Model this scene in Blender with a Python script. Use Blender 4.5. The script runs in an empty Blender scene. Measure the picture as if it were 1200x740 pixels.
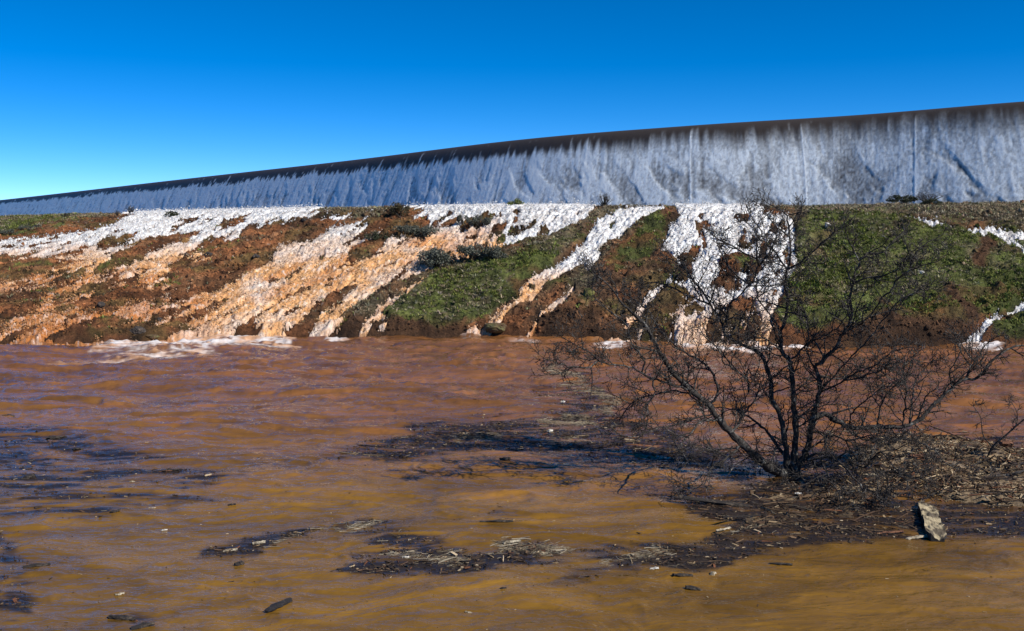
import bpy, math, random
import numpy as np
from mathutils import Vector, Matrix, Quaternion

# ------------------------------------------------------------------ camera, sky, sun
S = bpy.context.scene
C = S.collection
F_PX, CX, CY, HOR = 1167.0, 600.0, 370.0, 256.0        # measured on the 1200 px wide photograph
PITCH = math.atan((CY - HOR) / F_PX)
EYE = 5.0
cam = bpy.data.cameras.new('camera')
cam.sensor_width = 36.0
cam.lens = 36.0 * F_PX / 1200.0
cam.clip_start, cam.clip_end = 0.1, 8000
co = bpy.data.objects.new('camera', cam)
C.objects.link(co)
co.location = (0, 0, EYE)
co.rotation_euler = (math.pi / 2 - PITCH, 0, 0)
S.camera = co

SUN_EL, SUN_AZ = math.radians(40), math.radians(121)     # azimuth clockwise from +Y (the view direction)
W = bpy.data.worlds.new("World")
S.world = W
W.use_nodes = True
wn, wl = W.node_tree.nodes, W.node_tree.links
bg = wn['Background']
sky = wn.new('ShaderNodeTexSky')
sky.sky_type = 'NISHITA'
sky.sun_disc = False
sky.sun_elevation = SUN_EL
sky.sun_rotation = SUN_AZ
sky.air_density, sky.dust_density, sky.ozone_density, sky.altitude = 0.50, 0.0, 3.5, 2500
hs = wn.new('ShaderNodeHueSaturation')
hs.inputs['Saturation'].default_value = 1.36
hs.inputs['Hue'].default_value = 0.500
wl.new(sky.outputs[0], hs.inputs['Color'])
wl.new(hs.outputs[0], bg.inputs['Color'])
bg.inputs['Strength'].default_value = 0.145
sl = bpy.data.lights.new('sun', 'SUN')
sl.energy, sl.angle, sl.color = 4.8, math.radians(0.53), (1.0, 0.93, 0.83)
so = bpy.data.objects.new('sun', sl)
C.objects.link(so)
sd = Vector((math.sin(SUN_AZ) * math.cos(SUN_EL), math.cos(SUN_AZ) * math.cos(SUN_EL), math.sin(SUN_EL)))
so.rotation_euler = sd.to_track_quat('Z', 'Y').to_euler()
so.location = sd * 200
S.view_settings.view_transform = 'Standard'
S.view_settings.look = 'None'
S.view_settings.gamma = 1.0
S.view_settings.exposure = 0.22

# ------------------------------------------------------------------ maths helpers
CP, SP = math.cos(PITCH), math.sin(PITCH)


def ray(px, py):
    cx, cy = (px - CX) / F_PX, (CY - py) / F_PX
    return cx, CP + cy * SP, -SP + cy * CP


def on_z(px, py, z=0.0):
    dx, dy, dz = ray(px, py)
    t = (z - EYE) / dz
    return np.array((dx * t, dy * t, z + 0 * t)) if np.ndim(t) else Vector((dx * t, dy * t, z))


def at_y(px, py, Y):
    dx, dy, dz = ray(px, py)
    t = Y / dy
    return Vector((dx * t, Y, EYE + dz * t))


def proj(x, y, z):
    d = y * CP - (z - EYE) * SP
    u = y * SP + (z - EYE) * CP
    return CX + F_PX * x / d, CY - F_PX * u / d


def sstep(a, b, x):
    t = np.clip((x - a) / (b - a), 0, 1)
    return t * t * (3 - 2 * t)


def _h(ix, iy, seed):
    n = (ix.astype(np.int64) * 374761393 + iy.astype(np.int64) * 668265263 + seed * 974634777) & 0xffffffff
    n = ((n ^ (n >> 13)) * 1274126177) & 0xffffffff
    n = ((n ^ (n >> 16)) * 2246822519) & 0xffffffff
    return ((n ^ (n >> 15)) & 0xffff) / 65535.0


def vn(x, y, seed=0):
    ix, iy = np.floor(x), np.floor(y)
    fx, fy = x - ix, y - iy
    fx, fy = fx * fx * fx * (fx * (fx * 6 - 15) + 10), fy * fy * fy * (fy * (fy * 6 - 15) + 10)
    a, b = _h(ix, iy, seed), _h(ix + 1, iy, seed)
    c, d = _h(ix, iy + 1, seed), _h(ix + 1, iy + 1, seed)
    return ((a + (b - a) * fx) * (1 - fy) + (c + (d - c) * fx) * fy) * 2 - 1


def fbm(x, y, o=4, seed=0, g=0.5):
    r, a, s = 0 * x, 1.0, 0.0
    for k in range(o):
        r = r + a * vn(x * 1.0 + k * 17.3, y * 1.0 - k * 9.7, seed + k)
        s += a
        a *= g
        x, y = x * 1.73 + y * 0.98, y * 1.73 - x * 0.98      # rotate + scale by about 2
    return r / s * 1.5


def ridge(x, y, o=4, seed=0):
    r, a, s = 0 * x, 1.0, 0.0
    for k in range(o):
        r = r + a * (1 - np.abs(vn(x, y, seed + k)) * 2)
        s += a
        a *= 0.5
        x, y = x * 1.73 + y * 0.98, y * 1.73 - x * 0.98
    return r / s


# ------------------------------------------------------------------ object helpers
def tag(o, label=None, cat=None, group=None, kind=None):
    for k, v in (('label', label), ('category', cat), ('group', group), ('kind', kind)):
        if v:
            o[k] = v
    return o


def link(name, me, mat=None, parent=None):
    o = bpy.data.objects.new(name, me)
    C.objects.link(o)
    if mat:
        me.materials.append(mat)
    if parent:
        o.parent = parent
    return o


def empty(name, loc, rz=0.0):
    o = bpy.data.objects.new(name, None)
    C.objects.link(o)
    o.location = loc
    o.rotation_euler = (0, 0, rz)
    o.empty_display_size = 0.2
    return o


def np_mesh(name, v, quads=None, tris=None, smooth=True, attrs=None, cols=None):
    v = np.asarray(v, dtype=np.float32)
    me = bpy.data.meshes.new(name)
    me.vertices.add(len(v))
    me.vertices.foreach_set('co', v.ravel())
    loops, starts, p = [], [], 0
    if quads is not None and len(quads):
        q = np.asarray(quads, dtype=np.int32)
        loops.append(q.ravel())
        starts.append(np.arange(len(q)) * 4)
        p = len(q) * 4
    if tris is not None and len(tris):
        t = np.asarray(tris, dtype=np.int32)
        loops.append(t.ravel())
        starts.append(p + np.arange(len(t)) * 3)
    loops, starts = np.concatenate(loops).astype(np.int32), np.concatenate(starts).astype(np.int32)
    me.loops.add(len(loops))
    me.loops.foreach_set('vertex_index', loops)
    me.polygons.add(len(starts))
    me.polygons.foreach_set('loop_start', starts)
    me.update(calc_edges=True)
    me.polygons.foreach_set('use_smooth', np.full(len(starts), smooth))
    for k, a in (attrs or {}).items():
        at = me.attributes.new(k, 'FLOAT', 'POINT')
        at.data.foreach_set('value', np.asarray(a, dtype=np.float32).ravel())
    for k, a in (cols or {}).items():
        a = np.asarray(a, dtype=np.float32)
        if a.shape[1] == 3:
            a = np.concatenate([a, np.ones((len(a), 1), np.float32)], 1)
        at = me.attributes.new(k, 'FLOAT_COLOR', 'POINT')
        at.data.foreach_set('color', a.ravel())
    return me


def grid_quads(nr, nc, keep=None):
    i = np.arange(nr * nc).reshape(nr, nc)
    q = np.stack([i[:-1, :-1], i[:-1, 1:], i[1:, 1:], i[1:, :-1]], -1).reshape(-1, 4)
    return q if keep is None else q[keep.reshape(-1)]


def compact(v, q, extra):
    used = np.unique(q)
    m = np.full(len(v), -1)
    m[used] = np.arange(len(used))
    return v[used], m[q], [e[used] for e in extra]


def rotm(ax, ay, az):
    n = len(az)
    cx, sx, cy, sy, cz, sz = np.cos(ax), np.sin(ax), np.cos(ay), np.sin(ay), np.cos(az), np.sin(az)
    R = np.zeros((n, 3, 3))
    R[:, 0, 0] = cz * cy; R[:, 0, 1] = cz * sy * sx - sz * cx; R[:, 0, 2] = cz * sy * cx + sz * sx
    R[:, 1, 0] = sz * cy; R[:, 1, 1] = sz * sy * sx + cz * cx; R[:, 1, 2] = sz * sy * cx - cz * sx
    R[:, 2, 0] = -sy; R[:, 2, 1] = cy * sx; R[:, 2, 2] = cy * cx
    return R


def scatter(name, tv, tq, tt, loc, rot, scale, col, mat, parent=None, smooth=False, jitter=0.0, rng=None):
    """many little pieces of one template in ONE mesh (stuff)"""
    tv = np.asarray(tv, float)
    n, k = len(loc), len(tv)
    T = np.repeat(tv[None], n, 0)
    if jitter:
        T = T * (1 + rng.uniform(-jitter, jitter, T.shape))
    v = np.einsum('nij,nkj->nki', rot, T * scale[:, None, :]) + loc[:, None, :]
    off = (np.arange(n) * k)[:, None, None]
    q = (np.asarray(tq)[None] + off).reshape(-1, 4) if tq is not None and len(tq) else None
    t = (np.asarray(tt)[None] + off).reshape(-1, 3) if tt is not None and len(tt) else None
    me = np_mesh(name, v.reshape(-1, 3), q, t, smooth, cols={'col': np.repeat(col, k, 0)})
    return link(name, me, mat, parent)


BOXV = np.array([(x, y, z) for x in (-.5, .5) for y in (-.5, .5) for z in (-.5, .5)])
BOXQ = np.array([(0, 1, 3, 2), (4, 6, 7, 5), (0, 4, 5, 1), (2, 3, 7, 6), (0, 2, 6, 4), (1, 5, 7, 3)])


def tube(pts, rad, sides=6, cap=True):
    pts = [Vector(p) for p in pts]
    V, Q, T = [], [], []
    ref = Vector((0.31, 0.17, 0.93))
    for i, p in enumerate(pts):
        d = (pts[min(i + 1, len(pts) - 1)] - pts[max(i - 1, 0)]).normalized()
        a = d.cross(ref)
        if a.length < 1e-3:
            a = d.cross(Vector((1, 0, 0)))
        a.normalize()
        b = d.cross(a)
        for s in range(sides):
            w = 2 * math.pi * s / sides
            V.append(p + (a * math.cos(w) + b * math.sin(w)) * rad[i])
    for i in range(len(pts) - 1):
        for s in range(sides):
            s2 = (s + 1) % sides
            Q.append((i * sides + s, i * sides + s2, (i + 1) * sides + s2, (i + 1) * sides + s))
    if cap:
        for base, flip in ((0, 1), ((len(pts) - 1) * sides, 0)):
            for s in range(1, sides - 1):
                t = (base, base + s, base + s + 1)
                T.append(t[::-1] if flip else t)
    return V, Q, T


class MB:
    def __init__(s):
        s.v, s.q, s.t = [], [], []

    def add(s, V, Q, T):
        o = len(s.v)
        s.v += [tuple(p) for p in V]
        s.q += [tuple(i + o for i in f) for f in Q]
        s.t += [tuple(i + o for i in f) for f in T]

    def mesh(s, name, smooth=True, cols=None):
        return np_mesh(name, np.array(s.v), s.q, s.t, smooth, cols=cols)


# ------------------------------------------------------------------ materials
def mat_new(name):
    m = bpy.data.materials.new(name)
    m.use_nodes = True
    nt = m.node_tree
    return m, nt, nt.nodes, nt.links, nt.nodes['Principled BSDF']


def nd(nodes, t, **kw):
    n = nodes.new(t)
    for k, v in kw.items():
        setattr(n, k, v)
    return n


def noise_node(nodes, links, scale, detail=6, rough=0.6, vec=None, dist=0.0):
    n = nodes.new('ShaderNodeTexNoise')
    n.inputs['Scale'].default_value = scale
    n.inputs['Detail'].default_value = detail
    n.inputs['Roughness'].default_value = rough
    n.inputs['Distortion'].default_value = dist
    if vec is not None:
        links.new(vec, n.inputs['Vector'])
    return n


def objvec(nodes, links, scale=(1, 1, 1)):
    tc = nodes.new('ShaderNodeTexCoord')
    mp = nodes.new('ShaderNodeMapping')
    mp.inputs['Scale'].default_value = scale
    links.new(tc.outputs['Object'], mp.inputs['Vector'])
    return mp.outputs[0]


def mul_noise(nodes, links, colsock, fac_sock, lo, hi):
    """colour times a noise-driven grey between lo and hi"""
    mr = nodes.new('ShaderNodeMapRange')
    mr.inputs['From Min'].default_value = 0.3
    mr.inputs['From Max'].default_value = 0.7
    mr.inputs['To Min'].default_value = lo
    mr.inputs['To Max'].default_value = hi
    links.new(fac_sock, mr.inputs['Value'])
    mx = nodes.new('ShaderNodeMix')
    mx.data_type = 'RGBA'
    mx.blend_type = 'MULTIPLY'
    mx.inputs['Factor'].default_value = 1
    links.new(colsock, mx.inputs['A'])
    links.new(mr.outputs[0], mx.inputs['B'])
    return mx.outputs['Result']


def attr(nodes, name):
    a = nodes.new('ShaderNodeAttribute')
    a.attribute_name = name
    return a


def bump(nodes, links, hsock, strength, dist, bsdf, normal=None):
    b = nodes.new('ShaderNodeBump')
    b.inputs['Strength'].default_value = strength
    b.inputs['Distance'].default_value = dist
    links.new(hsock, b.inputs['Height'])
    if normal is not None:
        links.new(normal, b.inputs['Normal'])
    links.new(b.outputs[0], bsdf.inputs['Normal'])
    return b.outputs[0]


def vcol_mat(name, lo=0.6, hi=1.35, nscale=8.0, rough=0.9, bumps=((6, 0.6, 0.1),), spec=0.3, n2=None):
    m, nt, n, l, b = mat_new(name)
    v = objvec(n, l)
    a = attr(n, 'col')
    nz = noise_node(n, l, nscale, 8, 0.65, v)
    cs_ = mul_noise(n, l, a.outputs['Color'], nz.outputs['Fac'], lo, hi)
    if n2:
        nz2 = noise_node(n, l, n2[0], 5, 0.7, v)
        cs_ = mul_noise(n, l, cs_, nz2.outputs['Fac'], n2[1], n2[2])
    l.new(cs_, b.inputs['Base Color'])
    b.inputs['Roughness'].default_value = rough
    b.inputs['Specular IOR Level'].default_value = spec
    nm = None
    for sc, st, di in bumps:
        z = noise_node(n, l, sc, 8, 0.7, v)
        nm = bump(n, l, z.outputs['Fac'], st, di, b, nm)
    return m


M = {}
M['soil'] = vcol_mat('hillside_soil', 0.45, 1.5, 5.0, 0.95, ((3.5, 0.9, 0.25), (14, 0.7, 0.06)))
M['foam'] = vcol_mat('foaming_water', 0.75, 1.16, 5.0, 0.75, ((3, 0.5, 0.2), (9, 0.8, 0.10)), 0.4, (13, 0.74, 1.14))
_b = M['foam'].node_tree.nodes['Principled BSDF']
_b.inputs['Subsurface Weight'].default_value = 0.3
_b.inputs['Subsurface Radius'].default_value = (0.12, 0.10, 0.09)
_b.inputs['Subsurface Scale'].default_value = 1.0
M['grass'] = vcol_mat('grass_blades', 0.7, 1.3, 3.0, 0.7, (), 0.25)
M['leaf'] = vcol_mat('shrub_leaves', 0.7, 1.3, 6.0, 0.6, (), 0.3)
M['litter'] = vcol_mat('wood_litter', 0.6, 1.35, 22.0, 0.85, ((30, 0.5, 0.02),))
M['clod'] = vcol_mat('soil_clods', 0.5, 1.4, 7.0, 0.95, ((12, 0.8, 0.06),))
M['silt'] = vcol_mat('wet_silt', 0.4, 1.5, 9.0, 0.35, ((7, 0.8, 0.06), (40, 0.6, 0.012)))


def bark_mat(name, base, pale, amount, scale):
    m, nt, n, l, b = mat_new(name)
    v = objvec(n, l)
    nz = noise_node(n, l, scale, 7, 0.7, v)
    r = n.new('ShaderNodeValToRGB')
    r.color_ramp.elements[0].position = 1 - amount - 0.08
    r.color_ramp.elements[0].color = (*base, 1)
    r.color_ramp.elements[1].position = 1 - amount + 0.08
    r.color_ramp.elements[1].color = (*pale, 1)
    l.new(nz.outputs['Fac'], r.inputs[0])
    n2 = noise_node(n, l, scale * 4, 6, 0.7, v)
    l.new(mul_noise(n, l, r.outputs[0], n2.outputs['Fac'], 0.6, 1.3), b.inputs['Base Color'])
    b.inputs['Roughness'].default_value = 0.85
    bump(n, l, n2.outputs['Fac'], 0.8, 0.02, b)
    return m


M['bark'] = bark_mat('lichened_sunlit_bark', (0.028, 0.023, 0.02), (0.24, 0.24, 0.22), 0.38, 7)  # pale patches: lichen, plus sunlit branch edges painted in
M['twig'] = bark_mat('twig_bark', (0.03, 0.025, 0.021), (0.27, 0.26, 0.23), 0.37, 6)  # pale patches paint in the sunlit sides of the twigs
M['char'] = bark_mat('charred_wood', (0.012, 0.010, 0.012), (0.05, 0.04, 0.04), 0.35, 14)
M['driftpale'] = bark_mat('bleached_wood', (0.20, 0.16, 0.10), (0.46, 0.40, 0.29), 0.5, 14)
M['driftred'] = bark_mat('reddish_bark', (0.09, 0.035, 0.018), (0.22, 0.10, 0.05), 0.5, 12)
M['driftdark'] = bark_mat('wet_dark_wood', (0.022, 0.017, 0.014), (0.09, 0.07, 0.05), 0.4, 12)
M['rockdark'] = bark_mat('dark_basalt', (0.035, 0.028, 0.024), (0.12, 0.09, 0.07), 0.4, 4)
M['rockpale'] = bark_mat('pale_stone', (0.45, 0.43, 0.40), (0.7, 0.68, 0.65), 0.5, 5)
M['whitechip'] = bark_mat('white_chip', (0.38, 0.35, 0.29), (0.66, 0.63, 0.56), 0.5, 14)
M['moss'] = bark_mat('mossy_earth', (0.10, 0.055, 0.025), (0.11, 0.10, 0.035), 0.5, 3)
M['concrete'] = bark_mat('wet_concrete', (0.05, 0.043, 0.038), (0.12, 0.105, 0.09), 0.45, 0.8)

# ------------------------------------------------------------------ hand-drawn maps of the hillside (photo pixels -> hill surface)
RY0, RY1 = 225, 420
gy, gx = np.mgrid[RY0:RY1, 0:1200].astype(float)


def poly(pts, X=None, Y=None):
    X = gx if X is None else X
    Y = gy if Y is None else Y
    r = np.zeros(X.shape, bool)
    n = len(pts)
    for i in range(n):
        (x1, y1), (x2, y2) = pts[i], pts[(i + 1) % n]
        if y1 == y2:
            continue
        c = (y1 > Y) != (y2 > Y)
        r ^= c & (X < (x2 - x1) * (Y - y1) / (y2 - y1) + x1)
    return r


def line(pts, X=None, Y=None):
    """polyline of (x, y, width): 1 inside"""
    X = gx if X is None else X
    Y = gy if Y is None else Y
    r = np.zeros(X.shape, bool)
    for (x1, y1, w1), (x2, y2, w2) in zip(pts, pts[1:]):
        dx, dy = x2 - x1, y2 - y1
        t = np.clip(((X - x1) * dx + (Y - y1) * dy) / (dx * dx + dy * dy + 1e-9), 0, 1)
        d = np.hypot(X - x1 - t * dx, Y - y1 - t * dy)
        r |= d < (w1 + (w2 - w1) * t) / 2
    return r


def blur(a, s):
    k = np.exp(-0.5 * (np.arange(-int(3 * s + 1), int(3 * s + 2)) / s) ** 2)
    k /= k.sum()
    p = len(k) // 2
    for ax in (0, 1):
        b = np.pad(a, [(p, p) if i == ax else (0, 0) for i in (0, 1)], mode='edge')
        a = sum(k[j] * np.take(b, np.arange(j, j + a.shape[ax]), axis=ax) for j in range(len(k)))
    return a


def sample(r, px, py, y0):
    px = np.where(px < 0, -px, px)
    px = np.where(px > 1199, 2398 - px, px)
    px = np.clip(px, 0, 1198.99)
    py = np.clip(py - y0, 0, r.shape[0] - 1.01)
    ix, iy = px.astype(int), py.astype(int)
    fx, fy = px - ix, py - iy
    return (r[iy, ix] * (1 - fx) + r[iy, ix + 1] * fx) * (1 - fy) + (r[iy + 1, ix] * (1 - fx) + r[iy + 1, ix + 1] * fx) * fy


semi = np.zeros(gx.shape, bool)
wat = np.zeros(gx.shape, bool)
wat |= poly([(0, 225), (800, 225), (800, 246), (720, 252), (600, 420), (0, 420)])       # everything left is flood ...
ISL = [  # ... with soil and grass islands standing in it
    [(0, 225), (160, 225), (155, 250), (148, 256), (135, 263), (110, 270), (85, 275), (50, 279), (20, 282), (0, 287)],
    [(0, 303), (30, 301), (45, 307), (57, 315), (50, 322), (30, 332), (10, 335), (0, 336)],
    [(65, 303), (78, 293), (95, 295), (92, 302), (78, 308)],
    [(97, 292), (120, 284), (150, 281), (165, 282), (140, 290), (110, 296)],
    [(125, 312), (130, 301), (160, 288), (200, 277), (238, 270), (232, 279), (205, 287), (170, 302), (140, 316)],
    [(253, 268), (275, 255), (292, 253), (297, 257), (285, 263), (265, 269)],
    [(288, 273), (300, 262), (320, 259), (345, 258), (378, 263), (388, 271), (375, 282), (345, 290), (320, 287), (300, 281)],
    [(232, 285), (262, 277), (258, 283), (236, 288)],
    [(243, 289), (270, 281), (302, 282), (328, 290), (324, 308), (300, 314), (280, 307), (260, 301)],
    [(186, 328), (205, 312), (240, 304), (264, 307), (278, 316), (272, 326), (250, 333), (225, 336), (200, 333)],
    [(233, 338), (262, 326), (288, 321), (282, 331), (255, 341), (240, 344)],
    [(72, 358), (85, 341), (105, 337), (125, 329), (150, 331), (167, 339), (183, 350), (168, 360), (150, 364), (120, 360), (85, 368)],
    [(0, 348), (15, 346), (45, 350), (50, 366), (20, 370), (0, 368)],
    [(46, 398), (58, 385), (95, 369), (120, 361), (142, 371), (112, 386), (105, 400), (60, 402)],
    [(0, 384), (20, 373), (38, 384), (33, 400), (0, 402)],
    [(108, 392), (138, 374), (157, 377), (178, 385), (188, 398), (165, 403), (112, 402)],
    [(178, 376), (188, 363), (202, 371), (200, 387), (184, 390)],
    [(200, 356), (225, 344), (238, 351), (215, 363), (204, 364)],
    [(60, 330), (95, 318), (118, 312), (105, 322), (75, 334)],
    [(105, 328), (118, 318), (140, 320), (132, 330), (112, 334)],
    [(295, 376), (310, 361), (330, 349), (357, 337), (350, 346), (326, 356), (313, 371), (309, 384), (297, 386)],
    [(332, 392), (343, 382), (349, 369), (370, 357), (397, 343), (408, 343), (397, 356), (387, 371), (380, 382), (373, 397), (340, 397)],
    [(386, 317), (400, 304), (405, 296), (428, 286), (440, 280), (455, 287), (442, 301), (420, 309), (400, 320)],
    [(368, 257), (375, 240), (460, 238), (486, 240), (487, 250), (480, 257), (455, 263), (440, 266), (420, 260), (400, 263), (385, 259)],
    [(428, 277), (450, 265), (475, 261), (522, 265), (515, 274), (490, 276), (450, 282)],
    [(537, 265), (553, 255), (577, 257), (573, 267), (550, 270)],
    [(595, 255), (604, 247), (614, 248), (608, 255)],
    [(575, 276), (590, 268), (600, 267), (592, 276), (580, 280)],
    [(600, 273), (609, 269), (608, 277)], [(640, 262), (657, 252), (655, 260)], [(340, 322), (350, 315), (360, 322), (350, 328)],
    [(370, 302), (380, 300), (390, 303), (378, 306)],
    [(398, 402), (404, 376), (420, 362), (440, 348), (465, 335), (490, 322), (510, 316), (545, 305), (590, 293), (604, 287), (640, 278), (665, 268),
     (690, 255), (702, 239), (745, 225), (800, 225), (796, 246), (785, 258), (775, 272), (768, 290), (765, 305), (765, 322), (750, 327), (738, 335), (722, 347), (715, 370),
     (700, 385), (690, 405), (640, 420), (398, 420)],
]
isl = np.zeros(gx.shape, bool)
for p in ISL:
    isl |= poly(p)
wat &= ~isl
# right-hand cascades
wat |= poly([(788, 225), (890, 225), (893, 246), (907, 256), (925, 250), (933, 270), (934, 310), (927, 330), (917, 350), (907, 372), (905, 420), (700, 420),
             (715, 398), (738, 375), (753, 355), (765, 340), (780, 330), (795, 316), (785, 301), (772, 296), (775, 285), (785, 270), (796, 255)])
for p in [[(817, 260), (827, 268), (826, 287), (818, 280)], [(798, 308), (812, 289), (820, 294), (811, 313), (800, 320)],
          [(788, 318), (808, 316), (810, 330), (795, 333)], [(836, 312), (850, 297), (875, 299), (892, 315), (882, 332), (850, 347), (833, 332)],
          [(760, 358), (788, 334), (817, 344), (814, 366), (795, 380), (788, 405), (738, 405)], [(824, 366), (860, 349), (882, 354), (893, 380), (884, 405), (826, 405)],
          [(872, 248), (881, 254), (876, 263)], [(858, 270), (880, 267), (892, 284), (886, 296), (868, 291)], [(905, 262), (922, 258), (920, 275), (908, 275)]]:
    wat &= ~poly(p)
    semi |= poly(p)
FLOWS = [
    [(775, 244, 8), (757, 249, 12), (735, 256, 22), (712, 272, 30), (692, 292, 22), (672, 307, 17), (632, 331, 15), (606, 353, 16), (572, 379, 18), (545, 398, 18)],
    [(715, 270, 14), (692, 310, 10), (682, 326, 6)], [(672, 340, 7), (655, 356, 9), (630, 376, 11), (612, 400, 13)],
    [(510, 322, 7), (495, 332, 8), (468, 350, 9), (442, 372, 10), (430, 384, 6)], [(541, 312, 4), (540, 325, 5), (527, 348, 4)],
    [(450, 335, 10), (418, 345, 10), (395, 373, 12), (385, 398, 12)], [(430, 380, 5), (425, 393, 6)], [(455, 365, 4), (450, 385, 7)],
    [(1062, 258, 5), (1095, 264, 7), (1130, 269, 8), (1160, 273, 7), (1200, 277, 7)], [(1172, 271, 6), (1185, 285, 8), (1200, 300, 9)],
    [(1200, 361, 7), (1170, 372, 9), (1152, 385, 10), (1138, 406, 16)], [(985, 262, 2), (988, 273, 3)],
    [(370, 250, 2), (385, 244, 3)], [(412, 252, 3), (420, 246, 3)],
]
for p in FLOWS:
    wat |= line(p)
semiw = semi.copy()
semi |= poly([(60, 330), (180, 318), (240, 345), (240, 402), (0, 402), (0, 370)])
R_W = blur(np.where(semiw & ~wat, 0.50, np.where(semi & ~wat, 0.30, wat.astype(float))), 1.6)
bar = poly([(292, 272), (388, 264), (340, 292), (326, 304), (280, 332), (240, 347), (212, 366), (192, 398), (90, 402), (105, 380), (160, 346), (198, 314), (238, 288)]) | poly([(0, 300), (60, 300), (110, 340), (70, 402), (0, 402)])
R_W = np.minimum(R_W, 1 - 0.57 * blur(bar.astype(float), 3))
R_Wbig = blur(wat.astype(float), 6)
GREEN = [[(440, 378), (480, 345), (510, 325), (560, 308), (610, 297), (665, 280), (652, 306), (620, 327), (590, 357), (560, 374), (530, 385), (470, 387)],
         [(715, 310), (735, 285), (760, 262), (785, 252), (780, 270), (765, 300), (752, 320)],
         [(933, 262), (960, 250), (1060, 258), (1200, 280), (1200, 360), (1150, 378), (1130, 388), (1010, 384), (950, 392), (912, 385), (920, 350), (935, 310)],
         [(1160, 380), (1200, 368), (1200, 400), (1165, 402)],
         [(20, 257), (90, 253), (60, 268), (0, 276), (0, 262)], [(680, 355), (705, 345), (690, 368), (670, 366)], [(858, 305), (882, 310), (870, 325)]]
DRY = [[(400, 385), (440, 348), (490, 325), (545, 308), (600, 295), (590, 350), (550, 380), (440, 388)], [(700, 240), (790, 236), (740, 275), (700, 320), (690, 345), (650, 360), (700, 290)],
       [(890, 225), (1200, 225), (1200, 272), (1060, 257), (940, 252), (890, 243)], [(920, 255), (1200, 285), (1200, 330), (940, 360)], [(375, 238), (460, 236), (455, 252), (385, 254)],
       [(600, 290), (665, 268), (700, 240), (690, 275), (650, 310)], [(0, 225), (150, 225), (120, 256), (0, 268)], [(1000, 300), (1120, 320), (1110, 345), (980, 335)]]
BROWNB = [[(620, 420), (640, 372), (665, 362), (705, 366), (700, 400)], [(1005, 385), (1020, 373), (1125, 380), (1140, 410), (1000, 410)],
          [(1150, 278), (1170, 280), (1160, 305), (1150, 325), (1135, 318), (1145, 295)], [(398, 395), (415, 372), (440, 375), (540, 386), (545, 420), (390, 420)], [(1100, 340), (1115, 342), (1150, 375), (1135, 385)]]
rs = lambda L: np.any([poly(p) for p in L], axis=0).astype(float)
R_G, R_D, R_B = blur(rs(GREEN), 5), blur(rs(DRY), 6), blur(rs(BROWNB), 3)

# ------------------------------------------------------------------ spillway weir
wx = [1500, 1200, 1000, 800, 600, 400, 200, 0, -110]
wh = [154, 134, 118, 105.5, 89, 65, 43, 20.5, 9]          # height of the lip above the horizon, px
TOPZ = 12.9
wp = []
for a, h in zip(wx, wh):
    d = (TOPZ - EYE) * F_PX / h / CP
    wp.append(((a - 600) / F_PX * d, d))
wp = np.array(wp)


def spline(P, n):
    """Catmull-Rom through P, n points per span"""
    P = np.vstack([2 * P[0] - P[1], P, 2 * P[-1] - P[-2]])
    out = []
    for i in range(1, len(P) - 2):
        t = np.linspace(0, 1, n, endpoint=False)[:, None]
        p0, p1, p2, p3 = P[i - 1], P[i], P[i + 1], P[i + 2]
        out.append(0.5 * (2 * p1 + (p2 - p0) * t + (2 * p0 - 5 * p1 + 4 * p2 - p3) * t ** 2 + (3 * p1 - p0 - 3 * p2 + p3) * t ** 3))
    return np.vstack(out + [P[-2][None]])


path = spline(wp, 60)
for _ in range(25):
    path[1:-1] = 0.25 * path[:-2] + 0.5 * path[1:-1] + 0.25 * path[2:]
pxs = CX + F_PX * path[:, 0] / path[:, 1] / CP
seg = np.r_[0, np.cumsum(np.hypot(*np.diff(path, axis=0).T))]
TOE = 3.6
SLP, RC = 1.7, 0.85
DC = SLP * RC
HC = 0.5 * SLP * SLP * RC


def prof(s):
    """weir profile: s in 0..1 -> (out, down)"""
    full = TOPZ - TOE
    s = np.asarray(s, float)
    sc = 0.30
    d1 = DC * s / sc
    h1 = 0.5 * d1 ** 2 / RC
    f = (s - sc) / (1 - sc)
    h2 = HC + (full - HC) * f
    d2 = DC + (h2 - HC) / SLP
    return np.where(s < sc, d1, d2), np.where(s < sc, h1, h2)


def weir_at(u):
    x, y = np.interp(u, seg, path[:, 0]), np.interp(u, seg, path[:, 1])
    e = 0.8
    tx = np.interp(u + e, seg, path[:, 0]) - np.interp(u - e, seg, path[:, 0])
    ty = np.interp(u + e, seg, path[:, 1]) - np.interp(u - e, seg, path[:, 1])
    L = np.hypot(tx, ty)
    nx, ny = ty / L, -tx / L
    s = np.where(nx * x + ny * y > 0, -1, 1)
    return x, y, nx * s, ny * s


# joints between the poured sections, at the photo's columns
jpx = [1345, 1206, 1071, 936, 811, 694, 605, 520, 440, 365, 295, 235, 180, 130, 88, 50, 15, -20, -60]
ju = [float(np.interp(-p, -pxs, seg)) for p in jpx]
weir = empty('spillway_weir', (0, 0, 0))
tag(weir, 'long curved concrete overflow weir with a dark rounded crest along the skyline', 'dam')
edges = [0.0] + ju + [float(seg[-1])]
for k in range(len(edges) - 1):
    u0, u1 = edges[k] + 0.04, edges[k + 1] - 0.04
    uu = np.linspace(u0, u1, 14)
    sv = np.r_[np.linspace(0, 0.3, 12), np.linspace(0.35, 1, 8)]
    d, h = prof(sv)
    d, h = np.r_[-3.0, -3.0, -0.9, d], np.r_[TOPZ - TOE, 0.5, 0.05, h]
    x, y, nx, ny = weir_at(uu)
    V = np.stack([x[None] + nx[None] * d[:, None], y[None] + ny[None] * d[:, None], TOPZ - h[:, None] + 0 * x[None]], -1)
    me = np_mesh('concrete_section', V.reshape(-1, 3), grid_quads(len(d), len(uu)))
    link('concrete_section', me, M['concrete'], weir)

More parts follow.
